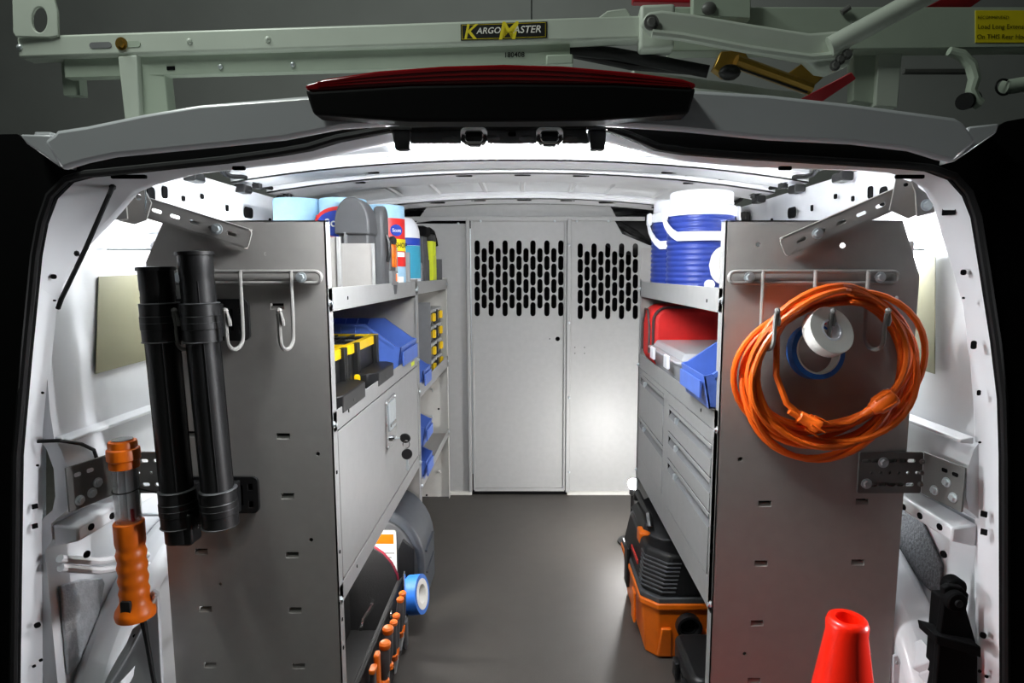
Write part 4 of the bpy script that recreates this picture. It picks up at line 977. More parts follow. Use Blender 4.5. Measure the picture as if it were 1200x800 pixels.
def plier(y, x, z, lean, label, kind=0):
    t = thing('pliers' if kind == 0 else 'screwdriver', label, 'pliers' if kind == 0 else 'screwdriver', (x, y, z), 'orange handled tools in the bag pockets')
    up = Vector((lean[0], lean[1], 1)).normalized()
    p = Vector((x, y, z))
    if kind == 0:
        for q in (-1, 1):
            o = Vector((0, q * .012, 0))
            MB().tube([p + o * .5 + up * .0, p + o * 1.2 + up * .03, p + o * 1.35 + up * .07, p + o * 1.2 + up * .095], [.006, .0085, .009, .008], 10).build('grip', DARKG, t)
            MB().tube([p + o * 1.2 + up * .094, p + o * 1.18 + up * .101, p + o * 1.16 + up * .105], [.009, .010, .006], 10).build('orange_tip', ORANGED, t)
            MB().tube([p + o * .4 - up * .006, p + o * 1.0 + up * .012], [.009, .0095], 10).build('orange_guard', ORANGED, t)
        MB().tube([p - up * .05, p - up * .012, p], [.004, .010, .009], 8).build('jaw', ZINC, t)
    else:
        MB().lathe([(.004, 0), (.009, .004), (.008, .02), (.0125, .035), (.0125, .085), (.0115, .090)], p, up, 14).build('grip', DARKG, t)
        MB().lathe([(.0116, .089), (.0135, .092), (.0135, .101), (.010, .105), (.0001, .106)], p, up, 14).build('orange_cap', ORANGED, t)
        MB().lathe([(.0128, .0), (.0128, .010), (.009, .014)], p, up, 14).build('orange_collar', ORANGED, t)
        MB().cyl(p - up * .05, p, .0035, n=8).build('shaft', ZINC, t)
plier(1.47, -.337, .105, (.05, 0), 'orange tipped grey pliers in the bag pocket nearest the blue tape roll')
plier(1.405, -.338, .085, (.04, -.05), 'orange tipped grey pliers in the middle pocket of the tool bag')
plier(1.335, -.338, .100, (.02, 0), 'grey screwdriver with orange cap beside the silver chain on the tool bag', 1)
plier(1.285, -.336, .095, (.05, 0), 'grey screwdriver with orange cap in the second pocket from the camera', 1)
ol = thing('level', 'slim orange handle standing in the tool bag pocket nearest the camera', 'tool', (-.337, 1.235, .06))
MB().rbox(-.343, -.331, 1.225, 1.247, .05, .205, .005, 'z').build('handle', ORANGED, ol, .003)
MB().rbox(-.343, -.333, 1.195, 1.215, .05, .185, .004, 'z').build('grey_leg', DARKG, ol, .002)
MB().rbox(-.345, -.331, 1.192, 1.218, .183, .193, .005, 'z').build('orange_cap', ORANGED, ol, .002)
bt = thing('tape_roll', 'blue masking tape roll hanging off the far end of the tool bag', 'tape', (-.318, 1.60, .125))
d = Vector((.97, -.16, .18)).normalized(); c = Vector((-.322, 1.615, .128))
MB().lathe([(.030, -.018), (.054, -.018), (.054, .018), (.030, .018)], c, d, 32, True).build('tape', BLUETAPE, bt)
MB().lathe([(.0265, -.0185), (.0302, -.0185), (.0302, .0185), (.0265, .0185)], c, d, 32, True).build('core', LABELW, bt)
MB().lathe([(.0303, .0181), (.042, .0184), (.042, .0188), (.0303, .0187)], c, d, 32, True).build('paper_label', LABELW, bt)
sh = thing('utility_shears', 'bare steel shear blade upright between the blue tape and pliers', 'shears', (-.335, 1.545, .1))
MB().prism([(1.525, .06), (1.548, .06), (1.556, .17), (1.552, .215), (1.545, .235), (1.537, .225), (1.530, .18)], 'x', -.341, -.338).build('blade', CHROME, sh, .0008)
MB().cyl((-.3425, 1.538, .17), (-.3365, 1.538, .17), .004, n=10).build('pivot', ZINC, sh)
MB().rbox(-.345, -.333, 1.522, 1.552, .02, .10, .006, 'z').build('grip', DARKG, sh, .003)

# ================================================================== TOP RIGHT SHELF: JUGS
ZR = .9765
def jug(x, y, label, hang):
    t = thing('water_jug', label, 'jug', (0, 0, 0), 'blue water jugs on the top right shelf')
    pr = [(.0001, 0), (.092, 0), (.095, .004)]
    n = 14
    for i in range(n):
        z = .010 + i * .0145
        pr += [(.0955, z), (.0985, z + .004), (.0985, z + .0095), (.0955, z + .0125)]
    pr += [(.096, .216), (.0001, .216)]
    MB().lathe(pr, (0, 0, 0), (0, 0, 1), 40).build('body', BLUEJUG, t, angle=50)
    MB().lathe([(.0001, .2165), (.1005, .2165), (.102, .220), (.102, .240), (.0985, .243), (.092, .245), (.092, .276), (.088, .281), (.070, .283), (.066, .279), (.0001, .279)], (0, 0, 0), (0, 0, 1), 40).build('lid', WHITEP, t)
    MB().lathe([(.0925, .247), (.0935, .249), (.0935, .252), (.0925, .254)], (0, 0, 0), (0, 0, 1), 40).build('lid_seam', WHITEP, t)
    h = MB(); m = 18; vs = []; fs = []
    drop, out = hang
    for i in range(m + 1):
        a = pi * i / m; ca, sa = cos(a), sin(a)
        cx, cy = -.110 * ca, -.110 * sa * out
        cz = .222 - drop * min(1, sa * 1.6) ** .8
        for dx, dz in ((0, -.012), (0, .012), (.006, .012), (.006, -.012)):
            k = 1 + dx / .11; vs.append((cx * k, cy * k, cz + dz))
    for i in range(m):
        for j in range(4): fs.append((i * 4 + j, i * 4 + (j + 1) % 4, i * 4 + 4 + (j + 1) % 4, i * 4 + 4 + j))
    fs += [(0, 1, 2, 3), (4 * m + 3, 4 * m + 2, 4 * m + 1, 4 * m)]
    h.add(vs, fs).build('handle', WHITEP, t, .002)
    for sx in (-1, 1): MB().rbox(sx * .108 - .007, sx * .108 + .007, -.014, .014, .208, .245, .006, 'y').build('handle_pivot', WHITEP, t, .002)
    MB().cyl((0, -.099, .035), (0, -.118, .035), .013, n=14).build('spigot', WHITEP, t)
    t.location = (x, y, ZR); t.scale = (.9, .9, .985); return t
j1 = jug(.462, 1.635, 'nearer blue ribbed water jug with white lid, partly behind the right panel', (.062, 1.0))
def jugbadge(parent):
    b = MB(); N = 16; vs = []; fs = []
    for i in range(N + 1):
        u = -1 + 2 * i / N; hgt = .05 * math.sqrt(max(0, 1 - u * u)) + .0005; a = radians(-62 + 28 * u)
        for r in (.0985, .1000):
            for z in (.085 - hgt, .085 + hgt): vs.append((r * cos(a), r * sin(a), z))
    for i in range(N):
        k = i * 4; fs += [(k, k + 1, k + 5, k + 4), (k + 2, k + 6, k + 7, k + 3), (k, k + 4, k + 6, k + 2), (k + 1, k + 3, k + 7, k + 5)]
    loc, sc_ = parent.location.copy(), parent.scale.copy(); parent.location = (0, 0, 0)
    b.add(vs, fs).build('oval_badge', LABELW, parent); parent.location = loc
jugbadge(j1)
j2 = jug(.460, 1.832, 'farther blue ribbed water jug with its white handle dropped toward the aisle', (.075, 1.0))

# ================================================================== MIDDLE RIGHT SHELF
ZM = .7565
rb = thing('first_aid_bag', 'soft red bag with dark piping at the far end of the right middle shelf', 'bag', (.52, 1.85, ZM))
MB().prism(rrect(.366, .690, ZM, .945, .045, 6), 'y', 1.785, 1.918).build('bag_body', REDBAG, rb, .022, 3)
for y in (1.7835, 1.9195):
    MB().tube([(x, y, z) for x, z in rrect(.372, .684, ZM + .006, .939, .042, 6)], .0042, 6, True).build('piping', PIPEG, rb)
MB().tube([(.366 - .002, y, z) for y, z in ((1.80, .80), (1.80, .88), (1.83, .93), (1.87, .93), (1.90, .88), (1.90, .80))], .0035, 6).build('side_piping', PIPEG, rb)
MB().tube([(.47, 1.85, .944), (.475, 1.85, .957), (.58, 1.85, .957), (.585, 1.85, .944)], .006, 8).build('handle', REDBAG, rb)
cb_ = thing('clear_tub', 'clear plastic tub with snap lid in front of the red bag', 'tub', (.51, 1.59, ZM))
def taper(x0, x1, y0, y1, z0, z1, k):
    return [(x0 + k, y0 + k, z0), (x1 - k, y0 + k, z0), (x1 - k, y1 - k, z0), (x0 + k, y1 - k, z0)], [(x0, y0, z1), (x1, y0, z1), (x1, y1, z1), (x0, y1, z1)]
a, b_ = taper(.365, .660, 1.42, 1.755, ZM, .822, .012)
MB().hexa(a, b_).build('tub_body', CLEAR, cb_, .008, 3)
MB().rbox(.352, .672, 1.405, 1.770, .822, .828, .02).build('lid_rim', CLEAR, cb_, .002)
a, b_ = taper(.366, .658, 1.42, 1.755, .828, .846, -.0); b_ = [(x + (.01 if x < .5 else -.01), y + (.01 if y < 1.5 else -.01), z) for x, y, z in b_]
MB().hexa(a, b_).build('lid_top', CLEAR, cb_, .004, 3)
for y in (1.50, 1.67): MB().rbox(.345, .353, y - .02, y + .02, .800, .834, .003, 'y').build('snap_latch', WHITEP, cb_, .002)
MB().box(.40, .62, 1.46, 1.71, .772, .790).build('folded_papers', WHITEP, cb_)
MB().rbox(.41, .60, 1.47, 1.56, .791, .806, .01).build('blue_packet', TEAL, cb_)

# ================================================================== UNDER THE RIGHT UNIT: VACUUM, CASE, LAMP
va = thing('shop_vacuum', 'orange and black portable shop vacuum on the floor under the right drawers', 'vacuum', (.45, 1.70, 0))
def oct_(x0, x1, y0, y1, c): return [(x0 + c, y0), (x1 - c, y0), (x1, y0 + c), (x1, y1 - c), (x1 - c, y1), (x0 + c, y1), (x0, y1 - c), (x0, y0 + c)]
def frustum(p0, z0, p1, z1):
    n = len(p0); b = MB()
    return b.add([(x, y, z0) for x, y in p0] + [(x, y, z1) for x, y in p1], [tuple(range(n))[::-1], tuple(range(n, 2 * n))] + [(i, (i + 1) % n, n + (i + 1) % n, n + i) for i in range(n)])
frustum(oct_(.322, .585, 1.518, 1.885, .030), .0, oct_(.306, .600, 1.500, 1.900, .036), .158).build('tank', ORANGED, va, .006, 3)
frustum(oct_(.300, .606, 1.494, 1.906, .040), .150, oct_(.300, .606, 1.494, 1.906, .040), .168).build('tank_rim', ORANGED, va, .004)
frustum(oct_(.303, .603, 1.497, 1.903, .042), .168, oct_(.303, .603, 1.497, 1.903, .042), .182).build('gasket_band', DARKG, va, .002)
hd_ = frustum(oct_(.306, .600, 1.502, 1.898, .045), .182, oct_(.322, .585, 1.520, 1.880, .055), .292).build('motor_head', BLACK, va, .010, 3)
frustum(oct_(.325, .582, 1.60, 1.90, .05), .290, oct_(.345, .565, 1.64, 1.88, .05), .318).build('head_crown', BLACK, va, .008, 3)
for i in range(8):          # cooling louvres wrap the near corner
    z = .196 + i * .0105; k = (z - .182) / .11
    x0, y0, c = .306 + .016 * k, 1.502 + .018 * k, .045 + .01 * k
    MB().tube([(x0 - .0005, y0 + c + .035, z), (x0 - .0005, y0 + c, z), (x0 + c, y0 - .0005, z), (x0 + c + .035, y0 - .0005, z)], .0028, 6).build('louvre', DARKG, hd_)
MB().tube([(.346, 1.64, .318), (.346, 1.66, .345), (.346, 1.84, .345), (.346, 1.86, .318)], .010, 8).build('carry_handle', BLACK, va)
MB().rbox(.318, .350, 1.640, 1.690, .262, .300, .006, 'z').build('orange_latch', ORANGED, va, .004)
MB().rbox(.296, .306, 1.72, 1.77, .090, .215, .004, 'z').build('side_clip', BLACK, va, .003)
MB().rbox(.297, .304, 1.60, 1.64, .05, .14, .003, 'z').build('side_panel_step', ORANGED, va, .003)
MB().box(.3045, .3075, 1.60, 1.70, .226, .238).build('red_lettering_strip', LABELR, va)
MB().lathe([(.020, .004), (.026, .004), (.026, .018), (.033, .018), (.034, .014), (.034, -.002), (.020, -.002)], (.424, 1.497, .108), (0, -1, 0), 28, True).build('hose_port', BLACK, va)
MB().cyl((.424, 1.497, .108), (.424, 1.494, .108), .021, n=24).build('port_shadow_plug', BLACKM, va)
for x0, x1 in ((.348, .388), (.47, .56)):
    MB().hexa([(x0, 1.512, .006), (x1, 1.512, .006), (x1, 1.53, .006), (x0, 1.53, .006)], [(x0 + .006, 1.4985, .095), (x1 - .006, 1.4985, .095), (x1 - .006, 1.52, .095), (x0 + .006, 1.52, .095)]).build('tank_foot', ORANGED, va, .004)
bk = thing('tool_case', 'small black hard case on the floor beside the right panel, nearest the camera', 'case', (.47, 1.33, 0))
MB().rbox(.368, .62, 1.24, 1.42, .0, .075, .02).build('base', BLACK, bk, .006)
MB().rbox(.366, .622, 1.238, 1.422, .076, .135, .022).build('lid', BLACK, bk, .012, 3)
for y in (1.29, 1.37): MB().rbox(.356, .367, y - .016, y + .016, .052, .096, .004, 'z').build('latch', BLACK, bk, .002)
MB().tube([(.366, 1.31, .04), (.352, 1.315, .04), (.352, 1.345, .04), (.366, 1.35, .04)], .004, 6).build('handle', BLACK, bk)
la_ = thing('floor_lamp', 'small bare bulb lamp glowing on a stand behind the vacuum by the partition', 'lamp', (.40, 2.22, 0))
MB().lathe([(.0001, 0), (.055, 0), (.055, .008), (.012, .014), (.008, .02), (.008, .19), (.014, .195), (.014, .218), (.0001, .218)], (.40, 2.22, 0), (0, 0, 1), 20).build('stand', BLACK, la_)
MB().sphere((.40, 2.22, .236), .019, 16).build('bulb', BULBM, la_)
lu_ = thing('under_shelf_fill', 'slim fill strip added under the left cabinet above the tool bag', 'lamp', (-.52, 1.62, .39))  # unseen light added here to brighten the space below the cabinet
MB().box(-.60, -.42, 1.55, 1.60, .374, .3885).build('housing', WHITEP, lu_, .001)
MB().box(-.595, -.425, 1.555, 1.595, .370, .3738).build('diffuser', FILL_U, lu_)

# ================================================================== CORD, TAPES, CONE, JACK
co = thing('extension_cord', 'coiled orange extension cord hung on the right hook rail', 'cord', (.547, 1.05, 1.0))
pts = []; N = 11; M = 44; rnd = random.Random(11)
lp_ = []
for k in range(N):
    f = k / (N - 1)
    lp_.append((.537 + rnd.uniform(-.012, .012), .128 + .032 * f + rnd.uniform(-.012, .012), .108 + .050 * f + rnd.uniform(-.014, .014), rnd.uniform(.985, 1.014), rnd.uniform(1.030, 1.083), rnd.uniform(-.12, .12)))
rnd.shuffle(lp_)
lp_[4] = (.545, .158, .152, 1.012, 1.040, -.3)
for k in range(N):
    A, B = lp_[k], lp_[(k + 1) % N]
    for i in range(M):
        if k == N - 1 and i > M * .7: break
        t = i / M; g = t * t * (3 - 2 * t)
        cx, rx, rz, zt, yy, ph = [A[j] * (1 - g) + B[j] * g for j in range(6)]
        an = pi / 2 + 2 * pi * t
        e = 1 + .035 * sin(2 * an + ph * 6) + .02 * sin(3 * an + k)
        pts.append((cx + rx * e * cos(an) + .01 * sin(an + ph * 9), yy + .010 * sin(an * 2 + k * 2), (zt - rz) + rz * e * sin(an)))
MB().tube(pts, .0056, 8).build('cord', ORANGE, co)
def plugend(c, d, big, nm):
    d = Vector(d).normalized(); c = Vector(c)
    prof = [(.006, -.012), (.0085, 0), (.0085, .006), (.011, .008), (.0125, .014), (.0155, .018), (.0165, .040), (.0155, .050), (.0135, .052), (.0001, .052)] if big else [(.006, -.02), (.0075, -.002), (.0105, 0), (.011, .022), (.014, .026), (.014, .036), (.0001, .037)]
    o = MB().lathe(prof, c, d, 16).build(nm, ORANGE, co, angle=50)
    u = d.orthogonal().normalized(); v = d.cross(u)
    for k in range(5):
        a = k * 2 * pi / 5; e = u * cos(a) + v * sin(a)
        MB().tube([c + d * .019 + e * .0155, c + d * .046 + e * .0162], .0018, 5).build('grip_ridge', ORANGE, o)
plugend((.597, 1.032, .797), (.80, -.12, .60), True, 'socket_end')
MB().tube([(.597 - .008, 1.034, .791), (.57, 1.04, .776), (.53, 1.05, .770), (.48, 1.05, .776)], .0056, 8).build('cord_lead', ORANGE, co)
plugend((.478, 1.034, .789), (.80, -.1, -.42), False, 'plug_end')
MB().tube([(.474, 1.034, .795), (.455, 1.036, .812), (.438, 1.045, .86), (.44, 1.055, .93), (.47, 1.06, .985)], .0056, 8).build('cord_lead', ORANGE, co)
wt = thing('tape_roll', 'white tape roll on the middle hook inside the orange cord coil', 'tape', (.52, 1.035, .93))
d = Vector((.22, -.86, .42)).normalized(); c = Vector((.5165, 1.028, .939))
MB().lathe([(.0195, -.011), (.043, -.011), (.043, .011), (.0195, .011)], c, d, 36, True).build('tape', LABELW, wt, .001)
MB().lathe([(.0165, -.0112), (.0197, -.0112), (.0197, .0112), (.0165, .0112)], c, d, 30, True).build('core', WHITEP, wt)
for k in range(5):
    a = .2 + k * .35; u = d.cross(Vector((0, 0, 1))).normalized(); v = u.cross(d); e = u * cos(a) + v * sin(a)
    MB().obox(c + e * .0163 - d * .002, (.002, .003, .006), axes(d)).build('core_print', LABELR, wt)
b2 = thing('tape_roll', 'blue tape roll hanging behind the white tape inside the cord coil', 'tape', (.52, 1.07, .89))
d = Vector((.10, -.97, .18)).normalized(); c = Vector((.518, 1.066, .9115))
c = Vector((.5165, 1.068, .900))
MB().lathe([(.0415, -.010), (.0505, -.010), (.0505, .010), (.0415, .010)], c, d, 40, True).build('tape', BLUETAPE, b2)
MB().lathe([(.0385, -.0102), (.0417, -.0102), (.0417, .0102), (.0385, .0102)], c, d, 40, True).build('core', LABELW, b2)

tcn = thing('traffic_cone', 'red orange traffic cone standing on the step at the right panel\'s foot', 'cone', (.476, .84, -.012))
zb = -.012
MB().lathe([(.105, zb + .022), (.024 + .005, .505), (.0295, .520), (.027, .5275), (.022, .530), (.0165, .5285), (.0155, .522), (.0155, .40)], (.476, .84, 0), (0, 0, 1), 48).build('cone_body', CONEM, tcn, angle=60)
MB().rbox(.476 - .135, .476 + .135, .84 - .105, .84 + .105, zb, zb + .026, .03).build('base', CONEM, tcn, .004)
jk = thing('jack', 'black post tool with two round heads standing by the right rear pillar', 'jack', (.75, 1.04, 0))
def J(pts): return xz(pts, 1.0)
MB().prism(J([(1095, 830), (1101, 748), (1107, 700), (1106, 690), (1113, 686), (1128, 688), (1136, 697), (1133, 714), (1146, 760), (1146, 830)]), 'y', 1.0, 1.012).build('side_plate', BLACKM, jk, .002)
for px, py, y in ((1117, 702, .995), (1133, 698, 1.03)):
    c = at(px, py, 1.0); MB().lathe([(.006, -.012), (.016, -.012), (.0185, -.009), (.0185, .009), (.016, .012), (.006, .012)], (c.x, y + .004, c.z), (0, -1, 0), 24, True).build('round_head', BLACKM, jk)
    MB().cyl((c.x, y - .012, c.z), (c.x, y + .016, c.z), .0065, n=14).build('pivot_pin', BLACK, jk)
p = [at(1096, 744, .99), at(1098, 755, .99), at(1150, 771, .975), at(1150, 758, .975)]
MB().hexa(p, [v + Vector((.0, .05, 0)) for v in p]).build('collar', BLACKM, jk, .002)
MB().box(.742, .762, 1.014, 1.045, .002, .46).build('post', BLACKM, jk, .003)
MB().box(.725, .775, .995, 1.065, .0, .012).build('foot', BLACKM, jk, .002)
# LED bar behind the header; unseen strips added behind the panels to brighten the walls
lb = thing('led_light_bar', 'bright white LED bar mounted just behind the rear header', 'lamp', (-.05, 1.0, 1.27))
MB().box(-.235, .185, .998, 1.056, 1.2620, 1.270).build('housing', WHITEP, lb, .001)
MB().cyl((-.23, 1.027, 1.246), (.18, 1.027, 1.246), .0155, n=14).build('diffuser', LEDM, lb)
for x in (-.19, .14): MB().box(x - .01, x + .01, 1.01, 1.04, 1.270, zroof(x, 1.03) + .004).build('hanger', WHITEP, lb)
for s in (-1, 1):
    for zs in (1.086, .545):
        x = -.727 if s < 0 else .740
        t = thing('fill_light_strip', '%s white fill strip added on the %s van wall behind the shelf panel' % ('upper' if zs > 1 else 'lower', 'left' if s < 0 else 'right'), 'lamp', (x, 1.45, zs))
        for y in (1.185, 1.715):
            MB().box(x - .012, x + .012, y - .006, y + .006, zs - .014, zs + .014).build('end_cap', WHITEP, t, .001)
            MB().box(min(x, XC + s * .80), max(x, XC + s * .80), y - .004, y + .004, zs - .002, zs + .002).build('mount_arm', ZINC, t)
        MB().cyl((x, 1.19, zs), (x, 1.71, zs), .010, n=14).build('diffuser', FILL_LOW if zs < 1 else FILL_L if s < 0 else FILL_R, t)

# ================================================================== ROOF END: BRAKE LIGHT AND LADDER RACK
bl = thing('brake_light', 'long black brake light hood with a red lens on top of the roof edge', 'brake light', (-.04, .88, 1.29))
low = [(812, 118), (807, 133), (700, 141), (600, 142), (480, 142), (367, 134), (362, 120)]
mid_ = [(357, 104), (365, 107), (480, 100), (600, 98), (720, 99), (808, 104), (816, 102)]
MB().prism(xz(mid_ + low, .862), 'y', .862, .898).build('hood', BLACKM, bl, .004)
lens_top = [(815, 97), (800, 92), (740, 84), (660, 77), (590, 75), (520, 77), (440, 83), (380, 92), (358, 99)]
ln = MB().prism(xz(mid_[:1] + mid_[1:-1] + mid_[-1:] + lens_top, .866), 'y', .866, .899).build('lens', REDLENS, bl, .003)
for f in (.25, .5, .75):
    p = []
    for i in range(21):
        px = 372 + (806 - 372) * i / 20; tp = 75 + 22 * abs((px - 588) / 228) ** 1.8; bt_ = 99 + 5 * abs((px - 588) / 228) ** 2
        p.append(at(px, tp + (bt_ - tp) * f, .8655))
    MB().tube(p, .0012, 4).build('lens_rib', REDLENS, ln)

lr = thing('ladder_rack', 'pale green white steel ladder rack spanning above the van roof', 'ladder rack', (0, 1.2, 1.36))
A0 = at(20, 55, 1.215); A1 = at(752, 31.5, 1.135)
u = (A1 - A0).normalized(); nn = Vector((u.y, -u.x, 0)).normalized(); R = Matrix((u, -nn, u.cross(-nn))).transposed()
def on_bar(px):                       # distance along the bar of a picture column
    a = (px - CX) / F
    # solve x = a' * y on the bar with the tilt of the view taken in
    lo, hi = -2.0, 3.0
    for _ in range(50):
        m_ = (lo + hi) / 2; p = A0 + u * m_; q = p - Vector((0, 0, EYE)); dep = q.y * cos(TILT) - q.z * sin(TILT)
        if q.x / dep < a: lo = m_
        else: hi = m_
    return lo
L = (A1 - A0).length; C_ = (A0 + A1) / 2
def barpt(px, dz, out=0): return A0 + u * on_bar(px) + nn * out + Vector((0, 0, dz))
def barbox(px0, px1, z0, z1, o0, o1):
    a, b = on_bar(px0), on_bar(px1); c = A0 + u * (a + b) / 2 + nn * (o0 + o1) / 2 + Vector((0, 0, (z0 + z1) / 2))
    return MB().obox(c, (b - a, abs(o1 - o0), z1 - z0), R)
barbox(20, 752, -.0205, .0205, -.035, 0).build('crossbar', RACK, lr, .005, 3)
barbox(66, 668, -.055, -.020, -.034, -.014).build('lower_flange', RACKD, lr, .001)
barbox(640, 672, -.062, -.044, -.02, .004).build('flange_foot', RACKD, lr, .003)
barbox(50, 70, -.080, .0, -.06, -.04).build('bar_bracket', RACKD, lr)
# notched end plate with its oval hole
def platexz(pts, Y, y1, name, m, holes=()): return MB().prism(xz(pts, Y), 'y', Y, y1, [xz(h, Y) for h in holes]).build(name, m, lr, .002)
oval = [(45 + 9 * cos(2 * pi * i / 20) + 1.0, 23 + 15 * sin(2 * pi * i / 20)) for i in range(20)]
platexz([(15, 38), (13, -30), (50, -30), (62, -6), (67, 12), (68, 42), (58, 44), (18, 43)], 1.205, 1.211, 'end_plate', RACK, [oval])
platexz([(138, 66), (160, 64), (164, 137), (146, 140)], 1.20, 1.23, 'post', RACK)
platexz([(160, 63), (190, 60), (198, 134), (164, 137)], 1.212, 1.24, 'post_flange', RACKD)
for px, L_, m in ((118, .045, HOLE), (156, .03, RACKD)):
    q = barpt(px, -.002, .0012); o = slot(0, 0, L_, .011, 0, 5)
    b = MB(); vs = [q + u * x + Vector((0, 0, z)) for x, z in o]; k = len(vs)
    b.add(vs + [v - nn * .003 for v in vs], [tuple(range(k)), tuple(range(k, 2 * k))] + [(i, (i + 1) % k, k + (i + 1) % k, k + i) for i in range(k)]); b.build('slot', m if m is not HOLE else MIDG, lr)
bolt(lr, barpt(143, -.001, .001), nn, .012, GOLD)
for px, dz in ((23, -.001), (222, .0), (314, -.001)): rivet(lr, barpt(px, dz, .0), nn, .006, RACK if px > 30 else ZINC)
for px in (252, 338): rivet(lr, barpt(px, -.043, -.013), nn, .005)
plugc = barpt(193, -.043, -.0135); MB().obox(plugc, (.016, .002, .007), R).build('flange_slot', HOLE, lr)
# name plate
sg = barbox(540, 641, -.0140, .0140, .0, .0015).build('name_plate', LABELK, lr)
def frame(px0, px1, z0, z1, o, th):
    b = MB(); a0, a1 = on_bar(px0), on_bar(px1)
    for (s0, s1, q0, q1) in ((a0, a1, z0, z0 + th), (a0, a1, z1 - th, z1), (a0, a0 + th, z0, z1), (a1 - th, a1, z0, z1)):
        b.obox(A0 + u * (s0 + s1) / 2 + nn * o + Vector((0, 0, (q0 + q1) / 2)), (s1 - s0, .0006, q1 - q0), R)
    return b
frame(541.5, 639.5, -.0126, .0126, .0016, .0006).build('plate_border', LABELY, sg)
def plate_text(body, px0, px1, dz, m, name, shear=.22, h=1):
    a0, a1 = on_bar(px0), on_bar(px1)
    return text(body, name, m, sg, A0 + u * (a0 + a1) / 2 + nn * .0017 + Vector((0, 0, dz)), u, (Vector((0, 0, 1)) + u * shear), a1 - a0)
plate_text('K', 546, 561, .0005, LABELY, 'lettering'); plate_text('ARGO', 559, 587, .0015, LABELW, 'lettering')
plate_text('M', 587, 606, .0005, LABELY, 'lettering'); plate_text('ASTER', 602, 635, .0015, LABELW, 'lettering')
plate_text('800-343-7486', 604, 630, -.0105, LABELW, 'small_lettering') if 0 else None
a0, a1 = on_bar(591), on_bar(614); text('180408', 'serial_lettering', LABELK, lr, A0 + u * (a0 + a1) / 2 - nn * .0128 + Vector((0, 0, -.037)), u, (0, 0, 1), a1 - a0)
# drop-down linkage on the right
barbox(749, 790, -.042, .034, -.03, .012).build('pivot_block', RACK, lr, .006, 3)
MB().prism(xz([(700, 21), (712, 12), (734, 9), (742, 21)], 1.15), 'y', 1.15, 1.17).build('pivot_ear', RACK, lr, .003)
arm_o = [(752, 24), (760, 13), (776, 11), (810, 15), (880, 27), (950, 38), (985, 35), (1004, 30), (1006, 46), (992, 62), (1000, 66), (996, 76), (972, 86), (960, 84), (945, 70), (880, 58), (800, 43), (765, 39)]
MB().prism(xz(arm_o, 1.08), 'y', 1.08, 1.105).build('link_arm', RACK, lr, .008, 3)
MB().tube([at(764, 39, 1.078), at(800, 43, 1.078), at(880, 58, 1.078), at(950, 68, 1.078), at(998, 63, 1.078)], .007, 8).build('arm_flange', RACK, lr)
c = at(763, 27, 1.078); MB().lathe([(.0001, .008), (.006, .008), (.0085, .004), (.0125, .004), (.0125, 0), (.0001, 0)], c, (0, -1, 0), 20).build('pivot_bolt', BRKT, lr)
MB().tube([at(972, 55, 1.07), at(1030, 24, 1.05), at(1100, -14, 1.03), at(1160, -48, 1.0)], .0165, 20).build('link_tube', RACK, lr)
for px, py in ((992, 64), (984, 70), (978, 77)): bolt(lr, at(px, py, 1.06), (0, -1, 0), .009, BRKT)
MB().cyl(at(996, 30, 1.072), at(1003, 32, 1.072), .006, n=10).build('clevis_pin', CHROME, lr)
platexz([(786, 8), (1260, 8), (1260, 55), (786, 60)], 1.20, 1.24, 'side_rail', RACKD)
platexz([(812, -20), (880, -20), (880, 22), (812, 18)], 1.17, 1.19, 'rail_gusset', RACKD)
c = at(831, 10, 1.168); MB().sphere(c, (.014, .008, .012), 12).build('gusset_knob', BRKT, lr)
MB().cyl(at(986, 15, 1.195), at(996, 8, 1.19), .0055, n=10).build('rail_pin', BRKT, lr)
platexz([(1000, 58), (1030, 57), (1026, 122), (1000, 118)], 1.235, 1.26, 'post', RACKD)
platexz([(1030, 57), (1058, 56), (1052, 126), (1026, 124)], 1.225, 1.25, 'post_flange', RACK)
MB().tube([at(668, 58, 1.19), at(720, 63, 1.17), at(830, 84, 1.14)], .011, 12).build('gas_strut', RUBBER, lr)
MB().tube([at(672, 64, 1.20), at(740, 78, 1.18), at(820, 84, 1.16)], .007, 8).build('strut_rod', BLACK, lr)
c = at(855, 85, 1.13); MB().sphere(c, (.02, .014, .014), 12).build('strut_end', BLACK, lr)
MB().prism(xz([(836, 80), (845, 60), (872, 58), (880, 72), (868, 84), (850, 90)], 1.15), 'y', 1.15, 1.17).build('strut_bracket', GOLD, lr, .002)
MB().tube([at(862, 72, 1.14), at(950, 104, 1.16)], .012, 10).build('brass_link', GOLD, lr)
MB().prism(xz([(920, 88), (940, 74), (968, 88), (950, 104)], 1.15), 'y', 1.15, 1.165).build('link_gusset', GOLD, lr, .002)
MB().tube([at(866, 80, 1.125), at(946, 108, 1.145)], .002, 6).build('release_cable', BLACK, lr)
p = [at(938, 116, 1.22), at(998, 84, 1.16), at(1004, 92, 1.16), at(962, 120, 1.22)]
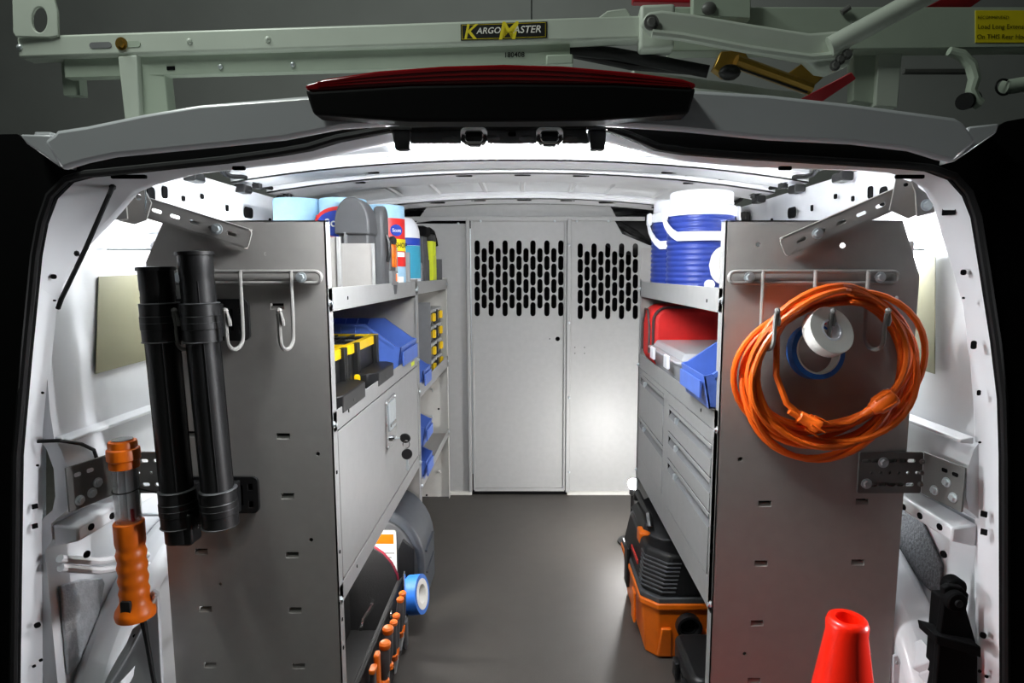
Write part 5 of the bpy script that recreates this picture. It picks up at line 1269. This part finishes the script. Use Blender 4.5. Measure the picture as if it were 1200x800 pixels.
MB().hexa(p, [v + Vector((0, .03, 0)) for v in p]).build('red_handle', REDRACK, lr, .002)
p = [at(1082, 10, 1.26), at(1128, -14, 1.2), at(1170, -14, 1.2), at(1136, 10, 1.26)]
MB().hexa(p, [v + Vector((0, .02, 0)) for v in p]).build('red_stay', REDRACK, lr, .002)
p = [at(742, -14, 1.26), at(742, 2, 1.26), at(850, 4, 1.26), at(850, -14, 1.26)]
MB().hexa(p, [v + Vector((0, .02, 0)) for v in p]).build('red_stay', REDRACK, lr, .002)
MB().tube([at(740, 90, 1.3), at(860, 105, 1.5), at(905, 112, 1.6)], .014, 4).build('roof_rail', RACK, lr)
MB().tube([at(790, 98, 1.25), at(940, 114, 1.4)], .010, 4).build('roof_rail', RACK, lr)
hk = [(1112, 60), (1126, 64), (1138, 76), (1142, 92), (1138, 106), (1142, 118), (1148, 122)]
MB().tube([at(x, y, 1.19) for x, y in hk], [.008, .010, .011, .011, .010, .012, .011], 10).build('ladder_hook', RACKD, lr)
MB().cyl(at(1130, 119, 1.185), at(1140, 116, 1.21), .0155, n=18).build('hook_roller', RUBBER, lr)
MB().tube([at(1218, 96, 1.19), at(1180, 102, 1.2), at(1176, 102, 1.2)], .014, 14).build('hook_arm', RACKD, lr)
MB().tube([at(1176 + 9 * cos(a), 102 + 9 * sin(a), 1.188) for a in [radians(60 + 240 * i / 12) for i in range(13)]], .0022, 6).build('hook_clip', BLACK, lr)
platexz([(1060, 80), (1135, 80), (1135, 86), (1060, 86)], 1.3, 1.31, 'tie_bar', BRKT)
st = platexz([(1143, 12), (1262, 12), (1262, 50), (1143, 50)], 1.1985, 1.1995, 'warning_sticker', LABELY)
for body, px0, px1, py in (('RECOMMENDED:', 1146, 1183, 20.5), ('Load Long Extension Ladder', 1146, 1232, 32), ('On THIS Rear Hook First', 1145, 1222, 43)):
    a, b = at(px0, py, 1.198), at(px1, py, 1.198)
    text(body, 'sticker_lettering', LABELK, st, (a + b) / 2, (1, 0, 0), (0, 0, 1), (b - a).x, bold=.0)
